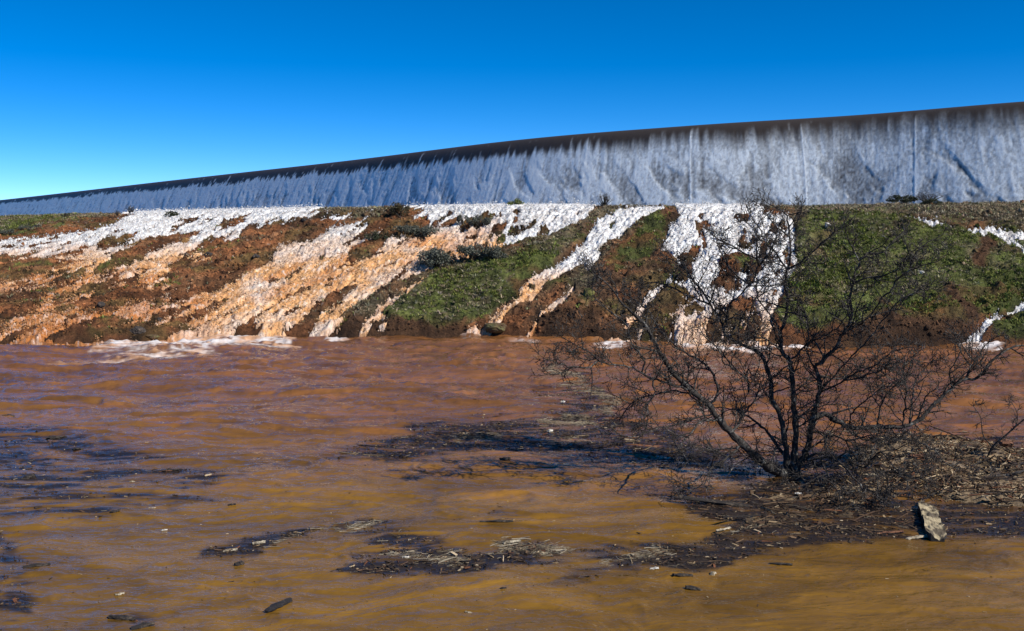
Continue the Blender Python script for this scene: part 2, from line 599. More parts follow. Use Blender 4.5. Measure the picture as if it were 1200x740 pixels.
# falling water on it
cpx = np.r_[np.linspace(1490, 1240, 90), np.linspace(1239, -40, 1400)]
ucol = np.interp(-cpx, -pxs, seg)
sv = np.r_[-0.06, -0.03, np.linspace(0, 0.3, 36), np.linspace(0.31, 1, 92)]
dd, hh = prof(np.clip(sv, 0, 1))
dd = np.where(sv < 0, sv * 14, dd)
U, Vv = np.meshgrid(ucol, np.zeros(len(sv)))
alen = np.r_[0, np.cumsum(np.hypot(np.diff(dd), np.diff(hh)))]
VV = np.repeat(alen[:, None], len(ucol), 1) - alen[2]
x, y, nx, ny = weir_at(ucol)
slope = np.gradient(hh, dd + np.arange(len(dd)) * 1e-9)
slope = np.where(sv > 0.3, SLP, np.clip(sv / 0.3, 0, 1) * SLP)
no, nz = slope / np.hypot(slope, 1), 1 / np.hypot(slope, 1)          # surface normal (out, up)
joint = np.min(np.abs(U[None] + 0.30 * VV[None] - np.array(ju)[:, None, None] + 0.10 * VV[None] * 0), axis=0)
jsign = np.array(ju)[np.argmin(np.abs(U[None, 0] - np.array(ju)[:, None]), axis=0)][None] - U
farm = np.interp(cpx, [0, 350, 620, 760, 1000], [1, 1, 0.85, 0.35, 0.0])[None]      # sharper white edge on the left; colour also whitened there against its shade
US = U + 0.30 * VV
# frosted thin sheet, oblique roll waves, short white teeth under the lip
grow = sstep(2, 6, VV)
roll = sstep(0.05, 0.40, fbm(US * 0.42 + 0.30 * VV, VV * 0.20 - 0.05 * US, 4, 7)) + 0.8 * sstep(0.1, 0.7, fbm(US * 0.6 - 0.25 * VV, VV * 0.25, 3, 8))
roll = np.clip(roll, 0, 1) * grow  # thinner water, and the waves' shaded sides painted into the whiteness
streak = fbm(US * 2.2, VV * 0.25, 4, 41)
grain = fbm(US * 6.5, VV * 4.5, 3, 61)
disp = 0.06 + 0.012 * streak * sstep(0.4, 2, VV) - 0.04 * roll + 0.008 * grain * sstep(1, 2.5, VV)
edge0 = 2.6 + 0.35 * fbm(US * 0.12, US * 0, 3, 71) + 0.55 * fbm(US * 2.2, US * 0 + 3, 3, 72) - 0.2 * (1 - farm)
wide = 0.5 + 3.0 * (1 - farm)
white = sstep(0, 1, (VV - edge0) / wide + 0.5)
tongue = sstep(0.50, 0.8, vn(US * 3.3, VV * 0.35, 81)) * sstep(0.6, 1.8, VV) * sstep(0.1, 0.9, vn(US * 0.35, VV * 0 + 2, 82) + 0.6)
teeth = sstep(0.35, 0.6, vn(US * 4.2, VV * 0.8, 83)) * sstep(1.6, 2.6, VV) * sstep(7, 3, VV)
white = np.maximum(white, tongue * 0.8)
white = white * np.clip(0.74 + 0.36 * farm + (0.10 + 0.34 * farm) * streak + 0.24 * grain - 0.38 * roll + 0.60 * teeth, 0.08, 1)
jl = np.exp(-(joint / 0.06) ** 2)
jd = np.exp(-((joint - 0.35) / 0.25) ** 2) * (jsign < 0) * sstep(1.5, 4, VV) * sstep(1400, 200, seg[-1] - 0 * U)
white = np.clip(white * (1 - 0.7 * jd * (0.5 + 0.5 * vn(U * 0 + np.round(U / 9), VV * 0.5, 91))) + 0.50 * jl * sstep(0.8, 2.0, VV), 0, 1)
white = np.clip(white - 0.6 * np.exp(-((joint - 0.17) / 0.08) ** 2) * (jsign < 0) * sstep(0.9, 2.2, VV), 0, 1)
disp = disp + 0.02 * jl * sstep(0.5, 1.5, VV)
Wx = x[None] + nx[None] * (dd[:, None] + disp * no[:, None])
Wy = y[None] + ny[None] * (dd[:, None] + disp * no[:, None])
Wz = TOPZ + 0.02 - hh[:, None] + disp * nz[:, None]
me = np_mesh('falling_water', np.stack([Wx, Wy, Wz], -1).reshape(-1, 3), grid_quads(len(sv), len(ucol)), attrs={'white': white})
m, nt, n, l, b = mat_new('weir_water')
a = attr(n, 'white')
v = objvec(n, l)
v = objvec(n, l, (1, 1, 0.6))
nz1 = noise_node(n, l, 5.5, 8, 0.85, v)
mm = nd(n, 'ShaderNodeMath', operation='MULTIPLY')
l.new(a.outputs['Fac'], mm.inputs[0])
mr = n.new('ShaderNodeMapRange')
mr.inputs['From Min'].default_value, mr.inputs['From Max'].default_value = 0.3, 0.68
mr.inputs['To Min'].default_value, mr.inputs['To Max'].default_value = 0.42, 1.22
l.new(nz1.outputs['Fac'], mr.inputs['Value'])
l.new(mr.outputs[0], mm.inputs[1])
r = n.new('ShaderNodeValToRGB')
r.color_ramp.elements[0].color = (0.062, 0.050, 0.042, 1)
r.color_ramp.elements[1].color = (0.88, 0.94, 0.95, 1)
r.color_ramp.elements[1].position = 0.80
l.new(mm.outputs[0], r.inputs[0])
l.new(r.outputs[0], b.inputs['Base Color'])
b.inputs['Roughness'].default_value = 0.5
b.inputs['IOR'].default_value = 1.33
b.inputs['Specular IOR Level'].default_value = 0.3
bump(n, l, nz1.outputs['Fac'], 0.5, 0.05, b)
M['weirwater'] = m
tag(link('falling_water', me, m), kind='structure')

# ------------------------------------------------------------------ hillside terrain
ip = lambda p, tab: np.interp(p, [t[0] for t in tab], [t[1] for t in tab])
SHORE = [(-390, 404), (0, 403), (150, 400), (230, 395), (400, 394), (540, 395), (700, 398), (900, 403), (1010, 404), (1200, 407), (1590, 410)]
RUN = [(-390, 36), (0, 31), (200, 26), (400, 19), (600, 14), (800, 12.5), (900, 13), (1000, 16), (1200, 18), (1590, 18)]
CREST = [(-390, 256), (0, 254), (200, 248), (400, 243), (600, 240.5), (900, 240.5), (1200, 237.5), (1590, 236)]
hpx = np.r_[np.linspace(-390, -60, 70), np.linspace(-58, 1258, 1180), np.linspace(1262, 1590, 70)]
tt = np.r_[np.linspace(-0.05, 0, 5)[:-1], np.linspace(0, 1.06, 250), 1.2, 1.5, 2.2]
ys = on_z(hpx, ip(hpx, SHORE), 0.0)[1]
run = ip(hpx, RUN)
yc = ys + run
dxc, dyc, dzc = ray(hpx, ip(hpx, CREST))
zc = EYE + dzc * (yc / dyc)
aa = (hpx - CX) / F_PX / CP
P1 = np.array([[-0.05, -0.09], [0, 0.0], [0.02, 0.06], [0.5, 0.53], [0.8, 0.85], [0.93, 0.97], [1.0, 1.0], [1.06, 1.0], [3, 0.97]])
P2 = np.array([[-0.05, -0.09], [0, 0.0], [0.02, 0.07], [0.35, 0.47], [0.58, 0.78], [0.7, 0.86], [1.0, 1.0], [1.06, 1.005], [3, 0.99]])
kk = sstep(900, 1010, hpx)
ZB = (np.interp(tt, P1[:, 0], P1[:, 1])[:, None] * (1 - kk) + np.interp(tt, P2[:, 0], P2[:, 1])[:, None] * kk) * zc[None]
YB = ys[None] + tt[:, None] * run[None]
# the last rows of the bench run back to the toe of the weir
wyr = np.interp(-hpx, -pxs, path[:, 1])
wyr = np.where(hpx < pxs.min(), path[-1, 1], wyr)
for j in (1, 2, 3):
    YB[-j] = YB[-4] + (wyr * 0.995 - YB[-4]) * {3: 0.25, 2: 0.6, 1: 1.0}[j]
XB = aa[None] * YB
TT = np.repeat(tt[:, None], len(hpx), 1)
PXX, PYY = proj(XB, YB, ZB)
wX = PXX + 3.5 * fbm(XB * 0.9, YB * 0.9, 4, 101)
wY = PYY + 1.6 * fbm(XB * 0.9 + 50, YB * 0.9, 4, 103)
AL, AC = XB * 0.42 + YB * 0.9, XB * 0.9 - YB * 0.42            # along and across the run of the water
shear = (16 * fbm(AC * 0.9, AL * 0.10, 3, 109) + 12 * fbm(AC * 2.6, AL * 0.25, 2, 110)) * sstep(660, 520, PXX)
wX, wY = wX - shear, wY + 0.42 * shear * np.clip(sstep(0.0, 0.2, TT), 0, 1)
Wf = sample(R_W, wX, wY, RY0)
AL, AC = XB * 0.42 + YB * 0.9, XB * 0.9 - YB * 0.42            # along and across the run of the water
flow = fbm(AL * 0.28 + 0.3 * fbm(XB * .5, YB * .5, 2, 108), AC * 1.1, 5, 105)
flow2 = fbm(AL * 1.1, AC * 4.5, 3, 106)
spk = fbm(AL * 0.9, AC * 2.2, 5, 107)
win = 3.2 * Wf * (1 - Wf)
Wf = Wf + (0.55 * flow + 0.45 * flow2) * (win + 0.20) + 0.06 * sstep(600, 760, PXX) * (Wf > 0.1)
Wf = Wf - 0.75 * sstep(0.28, 0.6, spk) * sstep(0.2, 0.6, Wf) * sstep(0.97, 0.85, TT)
Wf = Wf - 0.42 * sstep(0.05, 0.5, flow2 + 0.5 * flow) * sstep(600, 640, PXX) * sstep(262, 300, PYY) * (PXX < 960)
lowl = sstep(322, 360, PYY) * sstep(330, 230, PXX) * (TT > 0.01)
Wf = np.where(lowl > 0, np.clip(Wf, 0.02, 0.98) * (1 - 0.35 * lowl) + lowl * (0.13 + 0.85 * flow + 0.35 * flow2), Wf)
Wb = sample(R_Wbig, wX, wY, RY0)
wet = sstep(0.42, 0.58, Wf)
G = np.clip(sample(R_G, wX, wY, RY0) + 0.6 * fbm(XB * 0.7, YB * 0.7, 4, 111) * 0.8, 0, 1)
D = np.clip(sample(R_D, wX, wY, RY0) + 0.7 * fbm(XB * 0.6, YB * 0.9, 4, 113) * sample(R_D, wX, wY, RY0), 0, 1)
B = np.clip(sample(R_B, wX, wY, RY0) * 1.2 + 0.3 * fbm(XB, YB, 3, 115) * sample(R_B, wX, wY, RY0), 0, 1)
soil = np.array([0.27, 0.108, 0.042])
soil2 = np.array([0.13, 0.070, 0.036])
red = np.array([0.20, 0.075, 0.030])
green = np.array([0.115, 0.135, 0.035])
dry = np.array([0.23, 0.195, 0.12])
mixc = lambda a, b_, t: a + (b_ - a) * t[..., None]
n1 = fbm(XB * 0.8, YB * 0.8, 5, 121)
col = mixc(np.broadcast_to(soil, XB.shape + (3,)), soil2, np.clip(0.5 + n1, 0, 1))
col = mixc(col, np.array([0.10, 0.085, 0.03]), np.clip(fbm(XB * 0.5, YB * 0.8, 4, 123) * 1.2 - 0.1, 0, 0.6))
col = mixc(col, dry * 0.75, np.clip(D - 0.15, 0, 0.85))
col = mixc(col, green * (1 + 0.5 * fbm(XB * 0.9, YB * 1.3, 4, 137))[..., None], np.clip(sstep(0.25, 0.75, G + 0.25 * fbm(XB * 1.6, YB * 1.6, 3, 125)), 0, 1) * (1 - 0.5 * sstep(0.1, 0.5, fbm(XB * 0.55 + 7, YB * 0.9, 3, 127))))
col = mixc(col, np.array([0.115, 0.058, 0.028]), B)
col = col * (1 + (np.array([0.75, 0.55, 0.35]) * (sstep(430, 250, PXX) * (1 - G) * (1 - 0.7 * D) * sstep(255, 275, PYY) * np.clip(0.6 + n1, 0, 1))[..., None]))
col = col * np.clip(1 + (0.75 * fbm(XB * 2.4, YB * 1.8, 4, 139) + 0.35 * fbm(XB * 0.7, YB * 0.5, 3, 140)) * (1 - 0.5 * G), 0.4, 1.6)[..., None]
wetedge = sstep(0.08, 0.40, Wf) * (1 - G * 0.6)
col = col * (1 - 0.45 * wetedge[..., None])
col = col * (1 - 0.4 * sstep(0.05, 0.0, TT)[..., None])
lum = fbm(XB * 1.3, YB * 1.3, 5, 131)
fade = 1 - 0.75 * sstep(0.82, 1.0, TT)
lumps = (0.11 * lum + 0.26 * G * ridge(XB * 0.55, YB * 0.7, 3, 136) + 0.09 * ridge(XB * 5, YB * 5, 3, 134) * (1 - 0.3 * G) + 0.11 * ridge(XB * 2.2, YB * 2.2, 4, 133)) * fade * sstep(-0.02, 0.05, TT)
hill_raise = 0.14 * (1 - sstep(0.15, 0.75, Wb)) * fade * (0.8 + 0.5 * fbm(XB * 0.3, YB * 0.3, 2, 135)) * sstep(-0.01, 0.03, TT)
rim = 0.12 * (1 - wet) * fade
ZT = ZB - 0.12 + lumps + hill_raise + rim - 0.18 * wet
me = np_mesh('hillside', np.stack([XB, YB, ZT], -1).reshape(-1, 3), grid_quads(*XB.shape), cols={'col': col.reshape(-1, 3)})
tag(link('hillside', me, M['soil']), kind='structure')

# white and muddy water running down it
turb = ridge(AL * 0.55, AC * 1.5, 5, 141)
turb2 = ridge(AL * 1.8, AC * 4.0, 3, 143)
turb3 = fbm(AL * 5, AC * 10, 3, 145)
ZW = ZB - 0.02 + (0.15 * turb + 0.11 * turb2 + 0.09 * turb3) * (1 - 0.75 * sstep(0.85, 1.0, TT)) * (0.35 + 0.65 * wet) + 0.22 * (1 - sstep(0.15, 0.75, 1 - Wb)) * 0.3 - 0.13 * sstep(0.75, 0.40, Wf)
left = sstep(610, 560, PXX)
cw_l = sstep(0, 1, (PYY - (283 - 0.055 * PXX)) / 44)
cw_t = sstep(305, 350, PYY)
cw_w = 0.75 * sstep(325, 398, PYY)
cw = np.where(PXX < 590, cw_l, np.where(PXX < 725, cw_t, cw_w)) * sstep(1010, 960, PXX)
cw = np.clip(cw * (0.9 + 0.5 * fbm(XB * 0.5, YB * 0.5, 3, 151)) + 0.15 * fbm(XB * 2, YB * 2, 3, 152) * (cw > 0.05), 0, 1)
br = sstep(300, 365, PYY) * sstep(300, 170, PXX) + 0.75 * sstep(0.0, 0.6, fbm(AL * 0.4, AC * 0.9, 4, 153)) * cw
fw = mixc(np.broadcast_to(np.array([0.88, 0.885, 0.88]), XB.shape + (3,)), np.array([0.86, 0.47, 0.20]), cw)
fw = mixc(fw, np.array([0.56, 0.205, 0.05]), np.clip(br * 0.85 + br * 0.4 * fbm(XB * 1.7, YB * 1.7, 3, 155), 0, 1))
holes = np.clip(sstep(0.1, -0.5, turb + 0.5 * turb2) * 0.7 + sstep(0.0, 0.5, turb3 - 0.2 * turb2) * 0.85, 0, 1)
fw = mixc(fw, np.array([0.42, 0.20, 0.075]), np.clip(holes * (0.12 + 0.62 * cw), 0, 1))
fw = mixc(fw, np.array([0.30, 0.27, 0.24]), np.clip(holes * 0.5 * (1 - cw), 0, 1))
fw = mixc(fw, np.array([0.25, 0.115, 0.045]), np.clip(sstep(0.66, 0.42, Wf) * (0.55 + 0.6 * flow2), 0, 0.85))
fw = mixc(fw, np.array([0.9, 0.86, 0.80]), np.clip(sstep(0.45, 0.8, turb2) * cw * 0.55, 0, 1))
Wf_t = 0.40
cell = (Wf[:-1, :-1] + Wf[1:, :-1] + Wf[:-1, 1:] + Wf[1:, 1:]) / 4
ccx = (PXX[:-1, :-1] + PXX[1:, 1:]) / 2
ccy = (PYY[:-1, :-1] + PYY[1:, 1:]) / 2
ctt = (TT[:-1, :-1] + TT[1:, 1:]) / 2
VW = np.stack([XB, YB, ZW], -1).reshape(-1, 3)
t_line = np.interp(ccy, [240, 256, 300, 330, 360, 400], [795, 770, 720, 700, 690, 680])
s_line = np.interp(ccy, [240, 262, 290, 310, 340, 400], [705, 690, 640, 560, 500, 400])
for nm, sel in (('foaming_flood', ccx < s_line), ('hillside_stream', (ccx >= s_line) & (ccx < t_line)),
                ('white_cascade', (ccx >= t_line) & (ccx < 950)), ('grassy_rill', ccx >= 950)):
    q = grid_quads(*XB.shape, keep=(cell > Wf_t) & sel & (ctt < 1.15))
    vv, qq, (cc,) = compact(VW, q, [fw.reshape(-1, 3)])
    tag(link(nm, np_mesh(nm, vv, qq, cols={'col': cc}), M['foam']), kind='structure')


# flying drops and froth thrown up all over the rapids
wsp = np.clip(sstep(0.36, 0.55, Wf), 0, 1) * (0.35 + 1.6 * sstep(0.75, 0.42, Wf) + 0.8 * sstep(-0.1, 0.5, flow2)) * (TT < 1.03) * (TT > 0.0)
area_h = np.abs(np.gradient(YB, axis=0) * np.gradient(XB, axis=1))
wsp = (wsp * area_h * (PXX > -120) * (PXX < 1320) / np.clip(YB / 45, 0.8, 2) ** 2).ravel()
rsp = np.random.default_rng(77)
isp = rsp.choice(wsp.size, 30000, p=wsp / wsp.sum())
Psp = VW[isp] + np.stack([rsp.normal(0, .06, 30000), rsp.normal(0, .06, 30000), np.abs(rsp.normal(0.02, 0.09, 30000))], -1)
ssp = np.exp(rsp.normal(-3.75, 0.42, 30000))
base_fw = mixc(np.broadcast_to(np.array([0.90, 0.90, 0.89]), XB.shape + (3,)), np.array([0.88, 0.52, 0.25]), cw)
base_fw = mixc(base_fw, np.array([0.60, 0.25, 0.075]), np.clip(br * 0.7, 0, 1)).reshape(-1, 3)[isp] * rsp.uniform(0.55, 1.08, (30000, 1))
OCV = np.array([(1, 0, 0), (-1, 0, 0), (0, 1, 0), (0, -1, 0), (0, 0, 1), (0, 0, -1)], float)
OCT = [(0, 2, 4), (2, 1, 4), (1, 3, 4), (3, 0, 4), (2, 0, 5), (1, 2, 5), (3, 1, 5), (0, 3, 5)]
tag(scatter('water_spray', OCV, None, OCT, Psp, rotm(*rsp.uniform(0, 6.3, (3, 30000))), ssp[:, None] * rsp.uniform(0.6, 1.5, (30000, 3)), base_fw, M['foam'], smooth=True), kind='stuff')


def hill_z(x, y):
    """height of the built hillside under a world point (nearest column and row)"""
    p = CX + F_PX * CP * x / y
    j = np.clip(np.searchsorted(hpx, p), 0, len(hpx) - 1)
    i = np.clip(np.array([np.searchsorted(YB[:-3, jj], yy) for jj, yy in zip(np.atleast_1d(j), np.atleast_1d(y))]), 0, len(tt) - 4)
    return i, np.atleast_1d(j)


def hill_at(px, py):
    """world point of the hillside seen at a photo pixel"""
    j = int(np.argmin(np.abs(hpx - px)))
    i = int(np.argmin(np.abs(PYY[3:-3, j] - py))) + 3
    return Vector((XB[i, j], YB[i, j], ZT[i, j]))


# ------------------------------------------------------------------ the flooded pool
py_rows = np.r_[np.linspace(392, 745, 540), np.linspace(750, 1500, 40)]
pc = np.r_[np.linspace(-500, -70, 70), np.linspace(-68, 1268, 900), np.linspace(1272, 1700, 70)]
yw = on_z(np.full(len(py_rows), 600.0), py_rows, 0.0)[1]
YW = np.repeat(yw[:, None], len(pc), 1)
XW = ((pc - CX) / F_PX / CP)[None] * YW * np.where(YW < 9, 1, 1)
QX, QY = proj(XW, YW, 0 * XW)
wgy, wgx = np.mgrid[395:745, 0:1200].astype(float)
wl_ = lambda p: line(p, wgx, wgy)
film = np.zeros(wgx.shape)
for p, s in [
    ([(0, 515, 24), (70, 520, 14), (130, 527, 5)], .7), ([(0, 560, 22), (120, 556, 16), (220, 550, 14), (300, 560, 5)], .7), ([(0, 590, 26), (130, 595, 18), (260, 585, 8)], .6),
    ([(10, 505, 10), (90, 500, 6)], .5), ([(150, 605, 12), (260, 610, 5)], .5), ([(60, 575, 20), (200, 575, 16)], .6), ([(0, 540, 10), (60, 540, 8)], .6),
    ([(370, 540, 6), (440, 528, 16), (520, 518, 26), (620, 512, 40), (720, 515, 44), (800, 530, 30), (900, 545, 20)], .95), ([(480, 505, 10), (600, 492, 20), (700, 488, 22), (760, 495, 10)], .8),  # central band: floating film, with the tree crown's shadow painted in
    ([(640, 455, 16), (690, 470, 26), (720, 490, 20)], .55), ([(650, 420, 10), (680, 440, 16), (700, 460, 18)], .5),
    ([(232, 652, 5), (270, 642, 14), (330, 622, 12), (400, 618, 20), (450, 630, 30), (480, 645, 40), (540, 655, 24), (610, 648, 18), (700, 640, 16), (800, 645, 20), (860, 635, 26)], 1.0),
    ([(400, 660, 20), (470, 665, 22), (545, 660, 12)], 1.0), ([(600, 632, 12), (650, 640, 10)], .9), ([(565, 612, 8), (600, 610, 8)], .8),
    ([(660, 675, 14), (690, 670, 10), (760, 660, 20), (840, 660, 26)], .7), ([(790, 590, 20), (860, 600, 40), (950, 605, 60), (1050, 600, 50)], .95),
    ([(850, 630, 30), (960, 625, 30), (1060, 615, 40), (1200, 600, 60)], .8), ([(880, 555, 40), (980, 550, 50), (1100, 545, 60), (1200, 550, 60)], .9),
    ([(900, 660, 8), (925, 665, 6)], .6), ([(1100, 505, 8), (1200, 520, 14)], .7), ([(0, 640, 30), (15, 690, 20), (5, 730, 24)], .6), ([(130, 725, 12), (170, 735, 16)], .7), ([(30, 665, 8), (90, 655, 6)], .6),
    ([(190, 552, 6), (310, 556, 5)], .8), ([(245, 575, 4), (300, 578, 4)], .8), ([(150, 635, 6), (230, 632, 4)], .5), ([(20, 610, 8), (80, 625, 4)], .5),
]:
    film = np.maximum(film, np.where((wgx < 330) & (wgy < 622), 0.75, 1.0) * wl_(p) * s)
film = np.maximum(film, 0.55 * line([(-40, 550, 120), (120, 560, 90), (270, 570, 20)], wgx, wgy))
R_F = blur(film, 5.5)
foamr = np.zeros(wgx.shape)
for p, s in [([(110, 408, 8), (220, 400, 16), (280, 398, 16), (340, 402, 10)], 1), ([(60, 428, 3), (160, 418, 9), (260, 412, 10)], .55), ([(600, 399, 5), (625, 399, 7)], .5),
             ([(690, 402, 5), (715, 402, 11), (740, 400, 8)], .7), ([(800, 402, 10), (860, 404, 12), (930, 400, 20), (950, 398, 10)], 1), ([(1130, 406, 8), (1170, 408, 8)], .8),
             ([(380, 397, 6), (410, 398, 5)], .7), ([(535, 397, 5), (560, 399, 5)], .45)]:
    foamr = np.maximum(foamr, wl_(p) * s)
R_FO = blur(foamr, 2.5)
scum = np.zeros(wgx.shape)
for p, s in [([(300, 642, 5), (350, 615, 6), (400, 618, 10), (430, 615, 6)], 1), ([(445, 650, 8), (520, 650, 10), (570, 645, 5)], 1), ([(590, 635, 10), (660, 635, 12)], 1), ([(720, 655, 12), (790, 640, 10)], .8),
             ([(630, 492, 10), (690, 490, 10)], 1), ([(540, 518, 8), (590, 518, 6)], .8), ([(640, 520, 8), (680, 520, 8)], .7), ([(650, 430, 12), (690, 455, 16), (720, 480, 14)], .6), ([(840, 620, 10), (880, 605, 8)], .7)]:
    scum = np.maximum(scum, wl_(p) * s)
R_S = blur(scum, 3.0)
dpx = YW / F_PX                                                 # metres per photo pixel there
sw1 = fbm(XW * 0.35, YW * 0.55, 4, 201)
sw2 = fbm(XW * 0.35 + 40, YW * 0.55, 4, 203)
fx_ = QX + (26 * sw1 + 10 * fbm(XW * 1.8, YW * 2.6, 3, 205)) * np.clip(18 / YW, 0.4, 1.2)
fy_ = QY + (7 * sw2 + 3 * fbm(XW * 2.2, YW * 3, 3, 207)) * np.clip(18 / YW, 0.25, 1.4)
fl = sample(R_F, fx_, fy_, 395)
str_ = fbm(XW * 1.1 + 1.2 * sw1, YW * 5.5 + 2 * sw2, 4, 211)     # thin horizontal filaments
fl = np.clip(fl * (1.0 + 0.75 * str_) + 0.35 * fbm(XW * 3 + sw1, YW * 7, 4, 212) * fl, 0, 1) * np.clip(0.97 + 0.75 * fbm(XW * 0.9 + sw2, YW * 2.4, 4, 217), np.where(QY > 600, 0.5, 0.15), 1)
fo = sample(R_FO, fx_, QY + 1.5 * sw2, 395)
fo = np.clip(fo * (0.55 + 1.0 * ridge(XW * 1.3 + sw1, YW * 2.4, 5, 213) + 0.6 * fbm(XW * 3, YW * 7, 3, 214)), 0, 1)
scm = sample(R_S, fx_, fy_, 395)
scm = sstep(0.25, 0.6, scm * (0.75 + 1.3 * fbm(XW * 2.2 + sw1, YW * 7, 4, 215)))
far = sstep(0, 1, (QY - (395 + 0.05 * QX + 18 * sw1)) / 215)
mud = mixc(np.broadcast_to(np.array([0.185, 0.080, 0.028]), XW.shape + (3,)), np.array([0.185, 0.097, 0.015]), far)
sw = fbm(XW * 0.5 + 0.8 * sw1, YW * 1.6 + 0.8 * sw2, 5, 221)
mud = mud * (1 + 0.35 * sw)[..., None]
mud = mixc(mud, np.array([0.32, 0.13, 0.04]), np.clip(sstep(0.2, 0.7, fbm(XW * 0.6 + 9, YW * 1.8, 4, 223)) * (1 - far) * 0.6, 0, 1))
mud = mixc(mud, np.array([0.014, 0.013, 0.015]), np.clip(sstep(0.05, 0.75, fl) * 0.93, 0, 1))
mud = mixc(mud, np.array([0.30, 0.27, 0.20]), scm * 0.25)
ora = np.array([0.72, 0.42, 0.24])
wfo = mixc(np.broadcast_to(ora, XW.shape + (3,)), np.array([0.85, 0.82, 0.80]), np.clip(0.5 + fbm(XW * 1.2, YW * 2, 3, 225) + 0.3 * (QX > 800), 0, 1))
mud = np.where((fo > 0)[..., None], mud + (wfo - mud) * (0.85 * sstep(0.12, 0.75, fo))[..., None], mud)
amp = 1 - 0.6 * np.clip(fl, 0, 1)
qx, qy = XW + 1.6 * sw1 + 0.25 * fbm(XW * 1.5, YW * 1.5, 2, 239), YW + 0.14 * XW + 1.0 * sw2
hz = 0.06 * fbm(XW * 0.22, YW * 0.45, 3, 231) + amp * (0.050 * fbm(qx * 0.55, qy * 1.3, 4, 233) + 0.022 * ridge(qx * 0.8, qy * 2.3, 3, 234) + 0.008 * fbm(XW * 2.5, YW * 5.5, 2, 235))
hz = hz * np.interp(YW, [8, 14, 25, 40], [0.36, 0.66, 1.4, 2.4]) + 0.10 * fo * ridge(XW * 1.5, YW * 1.5, 4, 237)
me = np_mesh('flood_water', np.stack([XW, YW, hz], -1).reshape(-1, 3), grid_quads(*XW.shape)[:, ::-1], attrs={'foam': np.clip(np.maximum(sstep(0.2, 0.6, fo), 0.5 * scm), 0, 1), 'film': fl}, cols={'col': mud.reshape(-1, 3)})
m, nt, n, l, b = mat_new('muddy_water')
a = attr(n, 'col')
v1 = objvec(n, l, (0.7, 1.5, 1))
nzc = noise_node(n, l, 1.6, 7, 0.6, v1, 0.6)
l.new(mul_noise(n, l, a.outputs['Color'], nzc.outputs['Fac'], 0.82, 1.16), b.inputs['Base Color'])
af, ai = attr(n, 'foam'), attr(n, 'film')
r1 = nd(n, 'ShaderNodeMath', operation='MULTIPLY_ADD')
l.new(af.outputs['Fac'], r1.inputs[0]); r1.inputs[1].default_value = 0.5; r1.inputs[2].default_value = 0.07
r2 = nd(n, 'ShaderNodeMath', operation='MULTIPLY_ADD')
l.new(ai.outputs['Fac'], r2.inputs[0]); r2.inputs[1].default_value = 0.04; l.new(r1.outputs[0], r2.inputs[2])
r3 = n.new('ShaderNodeMapRange')
r3.inputs['From Min'].default_value, r3.inputs['From Max'].default_value, r3.inputs['To Max'].default_value = 0.55, 1.0, 0.45
l.new(ai.outputs['Fac'], r3.inputs['Value'])
r4 = nd(n, 'ShaderNodeMath', operation='ADD')
l.new(r2.outputs[0], r4.inputs[0]); l.new(r3.outputs[0], r4.inputs[1])
l.new(r4.outputs[0], b.inputs['Roughness'])
b.inputs['IOR'].default_value = 1.33
nw1 = noise_node(n, l, 2.2, 4, 0.55, v1, 0.4)
nm = bump(n, l, nw1.outputs['Fac'], 0.65, 0.10, b)
v2 = objvec(n, l, (0.8, 1.8, 1))
nw2 = noise_node(n, l, 9, 3, 0.5, v2)
bump(n, l, nw2.outputs['Fac'], 0.35, 0.02, b, nm)
M['water'] = m
tag(link('flood_water', me, m), kind='structure')
# the land under everything, out to the horizon
gv = [(-4000, -3000, -2.0), (4000, -3000, -2.0), (4000, 6000, -2.0), (-4000, 6000, -2.0)]
m, nt, n, l, b = mat_new('valley_ground')
nzg = noise_node(n, l, 0.2, 8, 0.65, objvec(n, l))
r = n.new('ShaderNodeValToRGB')
r.color_ramp.elements[0].color = (0.06, 0.08, 0.025, 1)
r.color_ramp.elements[1].color = (0.17, 0.13, 0.07, 1)
l.new(nzg.outputs['Fac'], r.inputs[0])
l.new(r.outputs[0], b.inputs['Base Color'])
b.inputs['Roughness'].default_value = 0.95
tag(link('ground', np_mesh('ground', gv, [(0, 1, 2, 3)]), m), kind='structure')

# ------------------------------------------------------------------ grass, clods
rng = np.random.default_rng(7)


def blades(nb, rg, lean=0.5, wd=0.10):
    V, Q, T = [], [], []
    for k in range(nb):
        w = rg.uniform(0, 2 * math.pi)
        o = np.array([math.cos(w), math.sin(w), 0]) * rg.uniform(0, 0.25)
        d = np.array([math.cos(w), math.sin(w), 0]) * rg.uniform(0.1, lean)
        s = np.array([-math.sin(w), math.cos(w), 0]) * wd * 0.5
        h = rg.uniform(0.6, 1.0)
        p0, p1, p2 = o, o + d * 0.4 + np.array([0, 0, h * 0.6]), o + d * 1.2 + np.array([0, 0, h])
        i = len(V)
        V += [p0 - s, p0 + s, p1 - s * .8, p1 + s * .8, p2]
        Q.append((i, i + 1, i + 3, i + 2))
        T.append((i + 2, i + 3, i + 4))
    return np.array(V), np.array(Q), np.array(T)


def pick(weight, n):
    """n random terrain vertices with probability ~ weight (area-corrected)"""
    area = np.gradient(YB, axis=0) * np.gradient(XB, axis=1)
    w = np.clip(weight, 0, None) * np.abs(area) * (TT < 1.06) * (TT > 0.01) * (PXX > -150) * (PXX < 1350)
    w = w.ravel() / w.sum()
    idx = rng.choice(len(w), n, p=w)
    p = np.stack([XB.ravel()[idx], YB.ravel()[idx], ZT.ravel()[idx]], -1)
    p[:, :2] += rng.uniform(-0.03, 0.03, (n, 2))
    return p, idx


